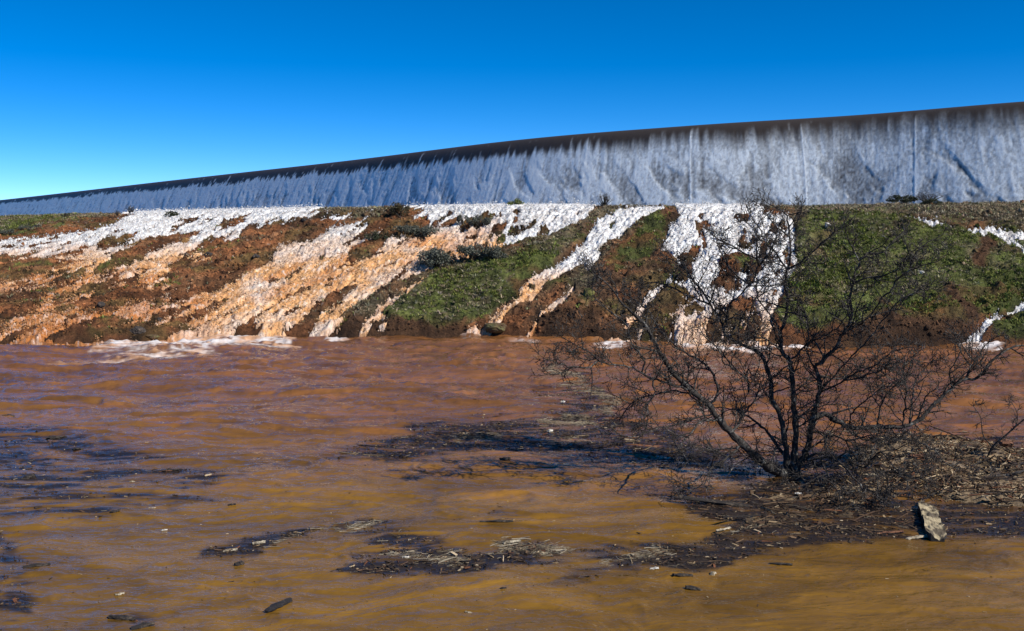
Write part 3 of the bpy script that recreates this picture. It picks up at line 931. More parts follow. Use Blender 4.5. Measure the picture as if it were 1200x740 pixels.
dryland = (1 - sstep(0.2, 0.4, Wf))
for nm, wgt, n_, base, sc, lean in (('green_grass', G ** 1.5 * (0.15 + sstep(-0.15, 0.35, fbm(XB * 0.55 + 3, YB * 0.8, 3, 128))) * dryland * (1 - B), 9000, (0.175, 0.205, 0.045), (0.08, 0.17), 0.9),
                                    ('dry_grass', (np.clip(D, 0, 1) * (1 - 0.25 * G) + 0.06) * dryland * (1 - B), 11000, (0.29, 0.25, 0.16), (0.09, 0.19), 1.2)):
    tv, tq, t3 = blades(8, rng, lean, 0.16)
    p, idx = pick(wgt, n_)
    s = rng.uniform(*sc, n_) * (0.7 + 0.6 * (vn(p[:, 0] * 0.7, p[:, 1] * 0.7, 3) * 0.5 + 0.5))
    s3 = np.stack([s * 1.3, s * 1.3, s], -1)
    colr = np.array(base)[None] * rng.uniform(0.6, 1.35, (n_, 1)) * rng.uniform(0.88, 1.12, (n_, 3))
    p[:, 2] -= 0.02
    o = scatter(nm, tv, tq, t3, p, rotm(rng.normal(0, .15, n_), rng.normal(0, .15, n_), rng.uniform(0, 6.3, n_)), s3, colr, M['grass'])
    tag(o, kind='stuff')
# earth clods and stones lying all over the bare soil
ico = np.array([(0, 0, -1), (.72, -.53, -.45), (-.28, -.85, -.45), (-.89, 0, -.45), (-.28, .85, -.45), (.72, .53, -.45), (.28, -.85, .45), (-.72, -.53, .45), (-.72, .53, .45), (.28, .85, .45), (.89, 0, .45), (0, 0, 1)])
icf = [(0, 1, 2), (1, 0, 5), (0, 2, 3), (0, 3, 4), (0, 4, 5), (1, 5, 10), (2, 1, 6), (3, 2, 7), (4, 3, 8), (5, 4, 9), (1, 10, 6), (2, 6, 7), (3, 7, 8), (4, 8, 9), (5, 9, 10), (6, 10, 11), (7, 6, 11), (8, 7, 11), (9, 8, 11), (10, 9, 11)]
icf = [(a_, c_, b_) for a_, b_, c_ in icf]
icf = [f[::-1] for f in icf]
n_ = 15000
p, idx = pick(np.clip(1 - G - 0.6 * D, 0.02, 1) * (1 - sstep(0.5, 0.62, Wf)) + 1.2 * B * dryland + 0.03 * wet * sstep(325, 350, PYY), n_)
s = np.exp(rng.normal(-3.15, 0.5, n_))
s3 = s[:, None] * rng.uniform(0.7, 1.3, (n_, 3)) * np.array([1, 1, .75])
colr = col.reshape(-1, 3)[idx] * rng.uniform(0.45, 1.2, (n_, 1))
tag(scatter('soil_clods', ico, None, icf, p, rotm(*rng.uniform(0, 6.3, (3, n_))), s3, colr, M['clod'], smooth=False, jitter=0.45, rng=rng), kind='stuff')

# ------------------------------------------------------------------ shrubs


def shrub(name, px, py, wpx, hpx_, cols, label, group=None, n_leaf=900, bare=False, lift=0.0, Y=None):
    b0 = hill_at(px, py) if Y is None else at_y(px, py, Y)
    k = b0.y / F_PX
    w, h = wpx * k * 1.05, hpx_ * k * 1.35
    root = empty(name, b0 + Vector((0, 0, -0.05 + lift)))
    tag(root, label, 'shrub', group)
    n_leaf = int(n_leaf * 2.6)
    rg = np.random.default_rng(int(px * 7 + py))
    mb = MB()
    tips = []
    for i in range(9 if not bare else 26):
        w_ = rg.uniform(0, 2 * math.pi)
        rr = rg.uniform(0.1, 0.9)
        tip = Vector((math.cos(w_) * rr * w / 2, math.sin(w_) * rr * w * 0.4, h * (1 - 0.45 * rr * rr) * rg.uniform(0.7, 1)))
        mid = tip * 0.5 + Vector((rg.normal(0, .06) * w, rg.normal(0, .06) * w, 0.05 * h))
        mb.add(*tube([Vector((0, 0, 0)), mid, tip], [0.03 * h, 0.018 * h, 0.006 * h], 4))
        tips.append(tip)
        if bare:
            for j in range(5):
                t0 = mid.lerp(tip, rg.uniform(0, 1))
                t1 = t0 + Vector((rg.normal(0, .12) * w, rg.normal(0, .1) * w, abs(rg.normal(.12, .08)) * h))
                mb.add(*tube([t0, t1], [0.008 * h, 0.004 * h], 3))
    link('stems', mb.mesh('stems'), M['twig'], root)
    if not bare:
        lobes = []
        for i in range(15):
            w_ = rg.uniform(0, 2 * math.pi)
            rr = math.sqrt(rg.uniform(0, 1)) * 0.88
            lobes.append((math.cos(w_) * rr * w / 2, math.sin(w_) * rr * w * 0.4, h * rg.uniform(0.3, 0.72) * (1 - 0.4 * rr), rg.uniform(0.13, 0.30)))
        lob = np.array(lobes)
        li = rg.integers(0, len(lob), n_leaf)
        dirs = rg.normal(0, 1, (n_leaf, 3))
        dirs /= np.linalg.norm(dirs, axis=1)[:, None]
        rad = rg.uniform(0.45, 1.08, n_leaf) ** 0.6
        p = lob[li, :3] + dirs * (rad * lob[li, 3])[:, None] * np.array([w * 0.62, w * 0.5, h * 0.75])
        p[:, 2] = np.clip(p[:, 2], 0.02, None)
        s = rg.uniform(0.6, 1.2, n_leaf) * (0.034 * math.sqrt(w * h) + 0.014)
        lv = np.array([(-.35, 0, 0), (0, .5, .12), (0, -.5, .12), (.9, 0, 0.0), (.5, 0, .3)])
        lq = [(0, 2, 3, 1)]
        c0 = np.array(cols)[rg.integers(0, len(cols), n_leaf)] * rg.uniform(0.6, 1.35, (n_leaf, 1))
        o = scatter('foliage', lv[:4], lq, None, p, rotm(rg.uniform(0, 6.3, n_leaf), rg.uniform(-1, 1, n_leaf), rg.uniform(0, 6.3, n_leaf)), np.repeat(s[:, None], 3, 1), c0, M['leaf'], root)
        o['kind'] = 'stuff'
    return root


GRY = [(0.095, 0.105, 0.080), (0.14, 0.15, 0.12), (0.065, 0.072, 0.055)]
DGR = [(0.035, 0.05, 0.02), (0.055, 0.06, 0.03), (0.03, 0.035, 0.02)]
YGR = [(0.14, 0.17, 0.04), (0.10, 0.13, 0.03), (0.18, 0.19, 0.06)]
BRN = [(0.10, 0.075, 0.035), (0.07, 0.05, 0.025), (0.06, 0.06, 0.025)]
MID = 'grey-green shrubs standing in the flood'
shrub('shrub', 514, 316, 46, 28, GRY, 'big grey-green shrub at the head of the grass patch, largest of its row', MID, 1500)
shrub('shrub', 551, 309, 34, 20, GRY, 'grey-green shrub just right of the largest one, middle of its row', MID)
shrub('shrub', 577, 306, 34, 20, GRY, 'right-hand end shrub of the grey-green row above the grass patch', MID)
shrub('shrub', 526, 296, 18, 12, BRN, 'low brown bush behind the biggest grey-green shrub', None, 500)
shrub('shrub', 475, 275, 34, 15, GRY, 'grey shrub at the left end of the mid-slope thicket', MID)
shrub('shrub', 502, 274, 36, 14, GRY, 'grey shrub at the right end of the mid-slope thicket', MID)
shrub('shrub', 442, 284, 28, 13, DGR, 'low dark shrub on the soil island below the thicket', MID, 600)
shrub('shrub', 563, 268, 28, 15, GRY, 'grey shrub surrounded by white water below the crest', MID)
shrub('shrub', 543, 266, 14, 13, GRY, 'narrow grey shrub left of the one in white water', MID, 500)
shrub('shrub', 606, 254, 15, 8, DGR, 'small dark bush poking out of the white water near the crest', None, 500)
shrub('shrub', 408, 278, 12, 9, DGR, 'little dark bush at the edge of the orange rapids', None, 400)
shrub('shrub', 469, 257, 30, 17, BRN, 'brown scrubby bush on the crest beside the green bank', None, 800)
shrub('shrub', 606, 241, 24, 15, YGR, 'bright yellow-green bush on the crest against the falling water', None, 900)
shrub('shrub', 207, 255, 21, 14, DGR, 'dark round bush alone on the crest at the head of the white stream', None, 900)
shrub('shrub', 40, 271, 24, 9, GRY, 'grey bush on the far left grassy shoulder', 'bushes on the left shoulder', 600)
shrub('shrub', 14, 276, 22, 8, GRY, 'grey bush at the very left edge of the grassy shoulder', 'bushes on the left shoulder', 500)
shrub('shrub', 82, 256, 10, 6, DGR, 'tiny dark bush on the crest of the left shoulder', 'bushes on the left shoulder', 300)
shrub('shrub', 1052, 238, 42, 13, DGR, 'dark evergreen bush on the right crest beside a bare one', None, 900)
shrub('shrub', 1090, 239, 28, 8, DGR, 'low dark evergreen bush under the bare bush on the right crest', None, 600)
shrub('bare_shrub', 1082, 238, 40, 14, None, 'bare twiggy grey bush on the right crest against the weir', None, 0, True)
shrub('bare_shrub', 707, 242, 22, 14, None, 'bare weed on the crest at the top of the narrow stream', None, 0, True)
shrub('bare_shrub', 157, 252, 16, 9, None, 'dry weed stalks on the left crest beside the white stream', None, 0, True)
shrub('bare_shrub', 142, 253, 9, 6, None, 'small dry weed left of the taller stalks on the left crest', None, 0, True)

# ------------------------------------------------------------------ rocks


def rock(px, py, wpx, label, mat, group, hpx_=None):
    b0 = hill_at(px, py)
    k = b0.y / F_PX
    w = wpx * k / 2
    h = (hpx_ or wpx * 0.7) * k / 2
    rg = np.random.default_rng(int(px * 3 + py))
    import bmesh
    bm = bmesh.new()
    bmesh.ops.create_icosphere(bm, subdivisions=4, radius=1)
    sd_ = rg.integers(0, 999)
    for v_ in bm.verts:
        c = v_.co
        f = 1 + 0.42 * float(fbm(np.array([c.x * 1.3 + c.z]), np.array([c.y * 1.3 - c.z * .7]), 5, int(sd_))[0]) - 0.18 * max(0, abs(c.x) + abs(c.y) - 1.1)
        v_.co = Vector((c.x * w * f, c.y * w * 0.8 * f, c.z * h * f))
    me_ = bpy.data.meshes.new('rock')
    bm.to_mesh(me_)
    bm.free()
    o = link('rock', me_, mat)
    o.location = b0 + Vector((0, 0, h * 0.35))
    o.rotation_euler = (0, 0, rg.uniform(0, 6))
    return tag(o, label, 'rock', group)


RG = 'dark boulders in the rapids'
for px, py, w, lab in [(247, 301, 13, 'dark boulder on top of the broad red-brown soil island'), (195, 294, 12, 'dark boulder at the lower edge of the white stream on the left'),
                       (232, 262, 9, 'pinkish dark boulder in the upper white stream'), (221, 300, 8, 'small boulder in the orange water left of the soil island'),
                       (161, 390, 15, 'flat dark boulder at the waterline, left bank'), (177, 395, 13, 'mossy boulder at the waterline right of the flat one'),
                       (118, 362, 11, 'dark boulder among the lower left soil mounds'), (139, 336, 11, 'dark boulder in the middle of the left slope'),
                       (188, 377, 8, 'small dark rock beside the orange rapids'), (358, 262, 8, 'dark rock at the right end of the upper soil bar'),
                       (303, 305, 11, 'dark rock at the foot of the mid soil island'), (374, 302, 12, 'dark rock islet amid the orange rapids'),
                       (356, 322, 8, 'left rock of the pair in the orange rapids'), (362, 318, 6, 'small right rock of the pair in the orange rapids'),
                       (450, 329, 6, 'little dark rock at the edge of the narrow white chute'), (605, 353, 12, 'dark rock splitting the orange stream'),
                       (580, 388, 26, 'broad mossy mound at the mouth of the orange stream'), (839, 329, 9, 'dark rock in the lower white cascade'),
                       (822, 292, 8, 'brown rock in the upper white cascade')]:
    rock(px, py, w, lab, M['moss'] if 'mossy' in lab else M['rockdark'], RG, w * (0.42 if 'mossy' in lab else 0.6))
rock(967, 271, 10, 'pale stone lying on the green slope', M['rockpale'], None)
rock(1077, 326, 10, 'whitish stone on the grassy slope above the brown bank', M['rockpale'], None)

# ------------------------------------------------------------------ the bare tree
TY = on_z(925, 556, 0.0).y
LIMBS = [  # photo polylines (x, y), depth offset of the end (m, + away), radii in px at start and end
    ('a', [(925, 560), (893, 541), (861, 511), (842, 492), (829, 473), (818, 464), (799, 447), (784, 431), (769, 406), (761, 389), (752, 378), (732, 359), (715, 336), (698, 322)], -1.2, 11, 1.6),
    ('a', [(829, 473), (835, 471), (841, 458), (837, 441), (830, 430), (814, 419), (799, 410), (780, 395), (770, 380), (757, 362), (735, 346), (722, 342)], 0.6, 3.2, 1.0),
    ('a', [(808, 456), (797, 454), (778, 448), (761, 442), (752, 437), (735, 430), (714, 427), (702, 423), (691, 414), (668, 401)], -1.5, 3.0, 0.9),
    ('a', [(761, 442), (765, 449), (767, 465), (759, 473), (759, 493)], -1.2, 2.0, 0.9),
    ('a', [(752, 437), (755, 422), (750, 414), (744, 408), (738, 395), (733, 380), (716, 366)], -1.0, 2.0, 0.8),
    ('a', [(702, 423), (690, 430), (676, 431), (661, 428), (649, 423)], -1.7, 1.1, 0.7),
    ('a', [(842, 492), (823, 494), (808, 509), (795, 525)], -1.6, 3.2, 1.6),
    ('a', [(836, 485), (810, 492), (791, 499), (770, 503), (753, 510), (735, 512)], -1.4, 2.4, 0.9),
    ('a', [(812, 462), (790, 458), (768, 462), (745, 470), (728, 488)], -0.2, 1.8, 0.8),
    ('a', [(871, 519), (855, 535), (836, 547), (825, 566), (800, 580)], -1.8, 2.6, 0.9),
    ('b', [(922, 552), (920, 536), (909, 519), (897, 503), (884, 494), (871, 486), (850, 478), (832, 479)], 0.9, 5, 1.2),
    ('b', [(858, 506), (865, 496), (873, 483), (884, 470), (890, 455)], 0.5, 3.2, 1.2),
    ('c', [(924, 556), (921, 525), (916, 492), (910, 479), (904, 466), (903, 445), (898, 430), (893, 417), (882, 409), (869, 404), (856, 396), (848, 390), (844, 375), (835, 361), (830, 352), (821, 340), (812, 327), (801, 314), (790, 306)], 0.8, 7.5, 1.5),
    ('c', [(832, 357), (808, 348), (789, 338), (780, 334), (765, 330)], 0.9, 1.5, 0.7),
    ('c', [(848, 390), (852, 368), (856, 355), (871, 342), (882, 329), (889, 312), (886, 299), (887, 278), (880, 262)], -0.4, 2.4, 0.8),
    ('c', [(889, 312), (901, 295), (910, 280)], -0.6, 1.2, 0.7),
    ('c', [(886, 303), (869, 295), (856, 287), (846, 284)], -0.3, 1.2, 0.6),
    ('c', [(879, 334), (859, 319), (848, 303), (843, 290)], 0.3, 1.3, 0.6),
    ('c', [(903, 445), (912, 438), (923, 428)], -0.2, 2.2, 1.6),
    ('c', [(877, 448), (876, 432), (884, 442), (889, 430)], -0.3, 1.2, 0.7),
    ('c', [(877, 460), (876, 446), (862, 434), (847, 424), (845, 412), (832, 400), (824, 392)], -0.8, 1.9, 0.8),
    ('d', [(930, 556), (932, 520), (931, 490), (930, 466), (929, 448), (927, 430), (925, 422), (917, 412), (915, 398), (915, 385), (920, 377), (922, 360), (923, 345), (920, 333), (922, 317), (926, 298), (926, 278), (924, 261), (919, 249), (908, 243)], 0.2, 8, 1.5),
    ('d', [(922, 317), (937, 308), (950, 297), (965, 283), (977, 274)], -0.5, 1.5, 0.6),
    ('d', [(922, 317), (910, 297), (897, 285), (892, 272), (886, 262)], 0.6, 1.3, 0.6),
    ('d', [(926, 278), (912, 268), (903, 257)], 0.1, 1.0, 0.6),
    ('d', [(925, 422), (931, 419), (939, 409), (946, 403), (946, 376), (937, 357), (928, 344), (917, 328), (914, 324)], -0.3, 2.4, 0.9),
    ('d', [(914, 390), (905, 372), (892, 357), (888, 346), (886, 323)], 0.7, 2.0, 0.8),
    ('d', [(917, 412), (897, 398), (880, 392), (877, 388), (878, 369), (885, 350)], -0.7, 1.7, 0.7),
    ('d', [(939, 409), (950, 401), (962, 396), (980, 385), (990, 372)], -0.8, 1.8, 0.8),
    ('e', [(933, 556), (935, 549), (946, 528), (951, 498), (955, 477), (961, 457), (958, 436), (954, 430), (962, 426), (969, 417), (980, 406), (986, 394), (992, 386), (998, 375), (996, 352), (999, 333), (1003, 318), (1007, 305), (998, 290), (994, 280)], -0.6, 8, 1.5),
    ('e', [(1007, 305), (1015, 299), (1035, 295), (1044, 285), (1050, 280)], -0.4, 1.1, 0.6),
    ('e', [(999, 333), (1013, 326), (1030, 324), (1045, 320), (1056, 314)], -0.9, 1.2, 0.6),
    ('e', [(990, 388), (1007, 380), (1024, 365), (1032, 350), (1043, 341), (1052, 327), (1066, 316), (1071, 299), (1081, 289)], -1.0, 2.8, 0.8),
    ('e', [(1066, 316), (1075, 314), (1085, 310)], -1.1, 1.0, 0.6),
    ('e', [(954, 430), (946, 409), (948, 392), (945, 372)], -0.2, 2.0, 1.0),
    ('e', [(958, 462), (977, 441), (992, 424), (1013, 403), (1030, 382), (1041, 367), (1052, 354), (1071, 344), (1082, 340)], -1.4, 2.2, 0.8),
    ('e', [(963, 459), (984, 450), (1009, 441), (1030, 435), (1041, 426)], -1.6, 2.0, 0.8),
    ('e', [(960, 440), (978, 444), (1000, 442), (1025, 443)], 0.8, 1.8, 0.7),
    ('e', [(984, 450), (1002, 438), (1025, 428), (1043, 412)], -1.2, 1.5, 0.7),
    ('f', [(951, 500), (957, 487), (971, 487), (982, 494), (1001, 502), (1026, 500), (1052, 501), (1068, 498), (1085, 485), (1100, 469), (1116, 454), (1130, 445), (1145, 443), (1160, 426), (1175, 413), (1196, 405)], 0.5, 7, 2.2),
    ('f', [(1130, 445), (1142, 426), (1154, 405)], 0.6, 1.8, 0.8),
    ('f', [(1143, 424), (1134, 414), (1128, 407)], 0.6, 1.0, 0.6),
    ('f', [(1116, 454), (1112, 436), (1120, 424), (1126, 412)], 0.1, 1.0, 0.6),
    ('f', [(1028, 499), (1032, 475), (1043, 458), (1060, 445), (1066, 432)], -0.3, 1.5, 0.7),
    ('f', [(1058, 500), (1062, 462), (1059, 444)], -0.8, 1.3, 0.6),
    ('f', [(1066, 497), (1068, 479), (1071, 452), (1081, 435), (1092, 423)], 1.0, 1.5, 0.7),
    ('f', [(1075, 492), (1086, 464), (1093, 458)], -0.2, 1.1, 0.6),
    ('f', [(990, 499), (996, 496), (999, 483), (1011, 473), (1026, 460)], -0.9, 1.6, 0.7),
    ('f', [(985, 496), (1000, 510), (1025, 518), (1060, 515), (1090, 525), (1110, 545)], -0.9, 1.7, 0.7),
    ('g', [(936, 545), (958, 532), (973, 536), (986, 543), (999, 559), (1009, 572), (1015, 585), (1013, 608)], -2.2, 3.4, 1.2),
    ('g', [(1010, 573), (1026, 578), (1037, 595), (1049, 606)], -2.6, 1.6, 0.8),
    ('g', [(1015, 586), (1027, 589), (1037, 581), (1041, 564)], -2.6, 1.4, 0.7),
    ('g', [(945, 540), (980, 535), (1013, 547), (1030, 529), (1043, 542), (1056, 557), (1068, 575)], -2.0, 2.4, 1.1),
    ('g', [(962, 540), (966, 549), (980, 574), (987, 596)], -2.4, 1.5, 0.8),
    ('g', [(950, 525), (975, 512), (1000, 516), (1020, 510), (1045, 514)], -1.4, 2.0, 0.8),
]


def resample(pts, step):
    P = np.array(pts, float)
    s = np.r_[0, np.cumsum(np.linalg.norm(np.diff(P, axis=0), axis=1))]
    n_ = max(3, int(s[-1] / step) + 1)
    Q = spline(P, 8)
    sq = np.r_[0, np.cumsum(np.linalg.norm(np.diff(Q, axis=0), axis=1))]
    t = np.linspace(0, sq[-1], n_)
    return np.stack([np.interp(t, sq, Q[:, k]) for k in range(3)], -1)


random.seed(11)
tr = np.random.default_rng(5)
tree = empty('bare_tree', on_z(927, 557, -0.05))
tag(tree, 'large leafless tree with many dark twisting branches standing in the flood on the right', 'tree')
base = Vector(tree.location)
twig_mb = []
NODES = []


def perp(d):
    v_ = Vector(tr.normal(0, 1, 3))
    v_ = v_ - d * v_.dot(d)
    return v_.normalized()


def grow(p, d, L, r0, lev, out):
    """a side branch: level 0 stout, level 1 thin, level 2 spur"""
    n_ = (7, 5, 3)[lev]
    seg_ = L / n_
    pts, rr = [p.copy()], [r0]
    bendv = perp(d) * tr.uniform(0.0, 0.16)
    for i in range(n_):
        d = (d + bendv + perp(d) * tr.uniform(0.08, 0.30) + Vector((0, 0, 0.05))).normalized()
        p = p + d * seg_
        pts.append(p.copy())
        rr.append(max(r0 * (1 - 0.55 * (i + 1) / n_), 0.0045))
        if lev < 2:
            for _ in range(1 + (tr.uniform() < 0.35)) if tr.uniform() < 0.68 else ():
                dd_ = (d * tr.uniform(0.5, 1.1) + perp(d)).normalized()
                grow(p.copy(), dd_, L * tr.uniform(0.28, 0.55) if lev == 0 else tr.uniform(0.05, 0.16), max(rr[-1] * 0.72, 0.0058), lev + 1, out)
    out.append((pts, rr, lev))


depth_at = {}
worldlimb = []
for key, pl, doff, ra, rb in LIMBS:
    # start depth: that of the nearest point on an already placed limb
    st = pl[0]
    d0 = 0.0
    best = 9.0
    for (wpts, ppts) in worldlimb:
        dist = np.hypot(ppts[:, 0] - st[0], ppts[:, 1] - st[1])
        i = int(np.argmin(dist))
        if dist[i] < best:
            best, d0 = dist[i], wpts[i, 1] - TY
    n_ = len(pl)
    W3 = []
    for i, (x_, y_) in enumerate(pl):
        f = i / (n_ - 1)
        W3.append(at_y(x_, y_, TY + d0 + (doff - d0) * f))
    Q = resample(W3, 0.10)
    wob = tr.normal(0, 0.011, Q.shape)
    wob[0] = 0
    Q = Q + wob
    worldlimb.append((Q, np.stack(proj(Q[:, 0], Q[:, 1], Q[:, 2]), -1)))
    k = TY / F_PX
    rad = np.linspace(max(ra, 2.4) / 2 * k, max(rb, 1.3) / 2 * k, len(Q))
    if ra > 4:                                        # thick limbs lose girth fast above the fork
        f = np.linspace(0, 1, len(Q))
        rad = (rb + (ra - rb) * (1 - f) ** 1.1) / 2 * k * (1 + 0.35 * np.exp(-f * 14))
    rad = np.maximum(rad * (1 + tr.normal(0, 0.10, len(rad))), 0.008)
    mb = MB()
    mb.add(*tube([Vector(q) - base for q in Q], rad, 7 if ra > 3 else 5))
    thick = ra > 6
    link('trunk' if thick else 'branch', mb.mesh('trunk' if thick else 'branch'), M['bark'], tree)
    out = []
    L = np.linalg.norm(np.diff(Q, axis=0), axis=1).sum()
    for i in range(1, len(Q)):
        f = i / (len(Q) - 1)
        if ra > 4 and f < 0.10:
            continue
        d = Vector(Q[i] - Q[i - 1]).normalized()
        sd_ = (d * tr.uniform(0.4, 1.0) + perp(d)).normalized()
        u_ = tr.uniform()
        if u_ < 0.36:
            grow(Vector(Q[i]), sd_, tr.uniform(0.4, 0.95) * (1.1 - 0.5 * f), min(rad[i] * 0.75, tr.uniform(0.013, 0.022)), 0, out)
        elif u_ < 0.85:
            grow(Vector(Q[i]), sd_, tr.uniform(0.15, 0.4), min(rad[i] * 0.7, 0.0095), 1, out)
        if u_ > 0.75:
            grow(Vector(Q[i]), (d * 0.4 + perp(d)).normalized(), tr.uniform(0.05, 0.15), 0.006, 2, out)
    grow(Vector(Q[-1]), Vector(Q[-1] - Q[-2]).normalized(), 0.45, rad[-1], 0, out)
    twig_mb += out
mb = MB()
buds = []
for pts, rr, lev in twig_mb:
    if min(p_.z for p_ in pts) < 0.0:
        continue
    mb.add(*tube([p_ - base for p_ in pts], rr, 4 if lev == 0 else 3, cap=False))
    if lev > 0:
        buds.append(pts[-1] - base)
tw = link('twigs', mb.mesh('twigs'), M['twig'], tree)
tw['kind'] = 'stuff'
nb = len(buds)
o = scatter('buds', ico, None, icf, np.array([tuple(b_) for b_ in buds]), rotm(*tr.uniform(0, 6, (3, nb))), np.repeat(tr.uniform(0.006, 0.012, nb)[:, None], 3, 1),
            np.array([0.05, 0.04, 0.035])[None] * tr.uniform(0.6, 2.0, (nb, 1)), M['litter'], tree)
o['kind'] = 'stuff'
print('twigs', len(twig_mb), 'buds', nb)

# the smaller bare sapling at the right edge
sb = on_z(1156, 540, 0.0)
sap = empty('bare_sapling', sb)
tag(sap, 'thin leafless sapling leaning right on the debris bank at the right edge', 'tree')
out = []
for pl, ra, rb in [([(1156, 541), (1163, 524), (1177, 512), (1200, 492), (1222, 478)], 3, 1.2), ([(1163, 524), (1152, 510), (1149, 489), (1142, 478)], 1.6, 0.8),
                   ([(1177, 512), (1190, 500), (1192, 485), (1187, 474)], 1.4, 0.7)]:
    Q = resample([at_y(x_, y_, sb.y - 0.1 * i) for i, (x_, y_) in enumerate(pl)], 0.08)
    rad = np.linspace(ra, rb, len(Q)) / 2 * sb.y / F_PX
    mb = MB()
    mb.add(*tube([Vector(q) - sb for q in Q], rad, 5))
    link('trunk' if ra > 2 else 'branch', mb.mesh('trunk'), M['bark'], sap)
    for i in range(3, len(Q)):
        d = Vector(Q[i] - Q[i - 1]).normalized()
        if tr.uniform() < 0.7:
            grow(Vector(Q[i]), (d * 0.6 + perp(d)).normalized(), tr.uniform(0.1, 0.32), 0.007, 1, out)
    grow(Vector(Q[-1]), d, 0.3, 0.008, 0, out)
mb = MB()
for pts, rr, lev in out:
    mb.add(*tube([p_ - sb for p_ in pts], rr, 3, cap=False))
tw = link('twigs', mb.mesh('twigs'), M['twig'], sap)
tw['kind'] = 'stuff'
# fallen branch lying in from the right
fb = [(1250, 535), (1200, 552), (1160, 560), (1133, 564), (1110, 571), (1083, 584)]
Q = resample([on_z(x_, y_, 0.14 - 0.02 * i) for i, (x_, y_) in enumerate(fb)], 0.12)
mb = MB()
mb.add(*tube(Q, np.linspace(0.03, 0.013, len(Q)), 5))
out = []
for i in range(2, len(Q)):
    d = Vector(Q[i] - Q[i - 1]).normalized()
    if tr.uniform() < 0.6:
        grow(Vector(Q[i]), (d * 0.7 + Vector((0, 0, 0.4)) + perp(d) * 0.8).normalized(), tr.uniform(0.15, 0.4), 0.008, 1, out)
br_ = link('fallen_branch', mb.mesh('fallen_branch'), M['bark'])
tag(br_, 'dark fallen branch lying across the debris bank towards the pale slab', 'branch')
mb = MB()
for pts, rr, lev in out:
    mb.add(*tube(pts, rr, 3, cap=False))
tw = link('twigs', mb.mesh('twigs'), M['twig'], br_)
tw['kind'] = 'stuff'

# ------------------------------------------------------------------ debris bank under the tree
bank = [(842, 612), (868, 592), (905, 575), (955, 568), (985, 548), (1010, 522), (1040, 508), (1075, 506), (1130, 516), (1180, 524), (1260, 532), (1330, 540), (1330, 606), (1240, 604), (1180, 598),
        (1120, 586), (1080, 588), (1040, 602), (980, 612), (920, 616), (880, 622)]
bw = np.array([on_z(x_, y_, 0.0)[:2] for x_, y_ in bank])
x0, x1, y0, y1 = bw[:, 0].min() - 1, bw[:, 0].max() + 1, bw[:, 1].min() - 1, bw[:, 1].max() + 1
nx_, ny_ = 420, 260
BX, BY = np.meshgrid(np.linspace(x0, x1, nx_), np.linspace(y0, y1, ny_))
ins = poly([tuple(p) for p in bw], BX + 0.25 * fbm(BX * 1.2, BY * 1.2, 3, 301), BY + 0.35 * fbm(BX * 1.2 + 9, BY * 1.2, 3, 303)).astype(float)
ins = blur(ins, 9)
hb = -0.10 + ins * (0.105 + 0.07 * sstep(5.5, 9.5, BX)) + 0.075 * fbm(BX * 1.5, BY * 1.5, 4, 305) * ins + 0.025 * fbm(BX * 6, BY * 6, 3, 307)
cb = mixc(np.broadcast_to(np.array([0.05, 0.034, 0.022]), BX.shape + (3,)), np.array([0.26, 0.19, 0.11]), np.clip(0.25 + 0.9 * fbm(BX * 1.1, BY * 2.0, 4, 309) + 0.45 * sstep(5, 9, BX), 0, 1))
keep = (hb[:-1, :-1] > -0.09)
vv, qq, (cc,) = compact(np.stack([BX, BY, hb], -1).reshape(-1, 3), grid_quads(ny_, nx_, keep), [cb.reshape(-1, 3)])
tag(link('debris_bank', np_mesh('debris_bank', vv, qq, cols={'col': cc}), M['silt']), kind='structure')

PAL = np.array([(0.05, 0.033, 0.022), (0.085, 0.05, 0.03), (0.028, 0.021, 0.018), (0.13, 0.082, 0.045), (0.27, 0.195, 0.11), (0.42, 0.33, 0.21), (0.15, 0.06, 0.028)])


def litter(name, P, pw, lng, thick, tilt, seed):
    rg = np.random.default_rng(seed)
    n_ = len(P)
    L_ = np.exp(rg.normal(math.log(lng), 0.6, n_))
    s3 = np.stack([L_, np.clip(L_ * rg.uniform(0.06, 0.40, n_), 0.005, 0.05), rg.uniform(*thick, n_)], -1)
    c_ = PAL[rg.choice(len(PAL), n_, p=pw)] * rg.uniform(0.7, 1.3, (n_, 1))
    o = scatter(name, BOXV, BOXQ, None, P, rotm(rg.normal(0, tilt, n_), rg.normal(0, tilt, n_), rg.normal(0, 0.9, n_)), s3, c_, M['litter'], jitter=0.5, rng=rg)
    tag(o, kind='stuff')


rg = np.random.default_rng(21)
w = np.clip(ins - 0.25, 0, 1) * (hb > -0.02) * (0.1 + sstep(-0.3, 0.5, fbm(BX * 1.1, BY * 2.2, 4, 311))) * (0.4 + 0.8 * sstep(3.5, 9, BX)) * BY
idx = rg.choice(w.size, 11000, p=w.ravel() / w.sum())
P = np.stack([BX.ravel()[idx], BY.ravel()[idx], hb.ravel()[idx] + 0.012], -1)
P[:, :2] += rg.uniform(-0.03, 0.03, (len(P), 2))
rt = rg.uniform(0, 1, len(P)) < sstep(4.5, 8.5, P[:, 0]) * 0.75
litter('bank_litter', P[~rt], [.28, .28, .18, .14, .05, .03, .04], 0.05, (0.006, 0.022), 0.35, 22)
litter('tan_bank_litter', P[rt], [.04, .10, .02, .24, .30, .20, .10], 0.05, (0.006, 0.022), 0.35, 25)
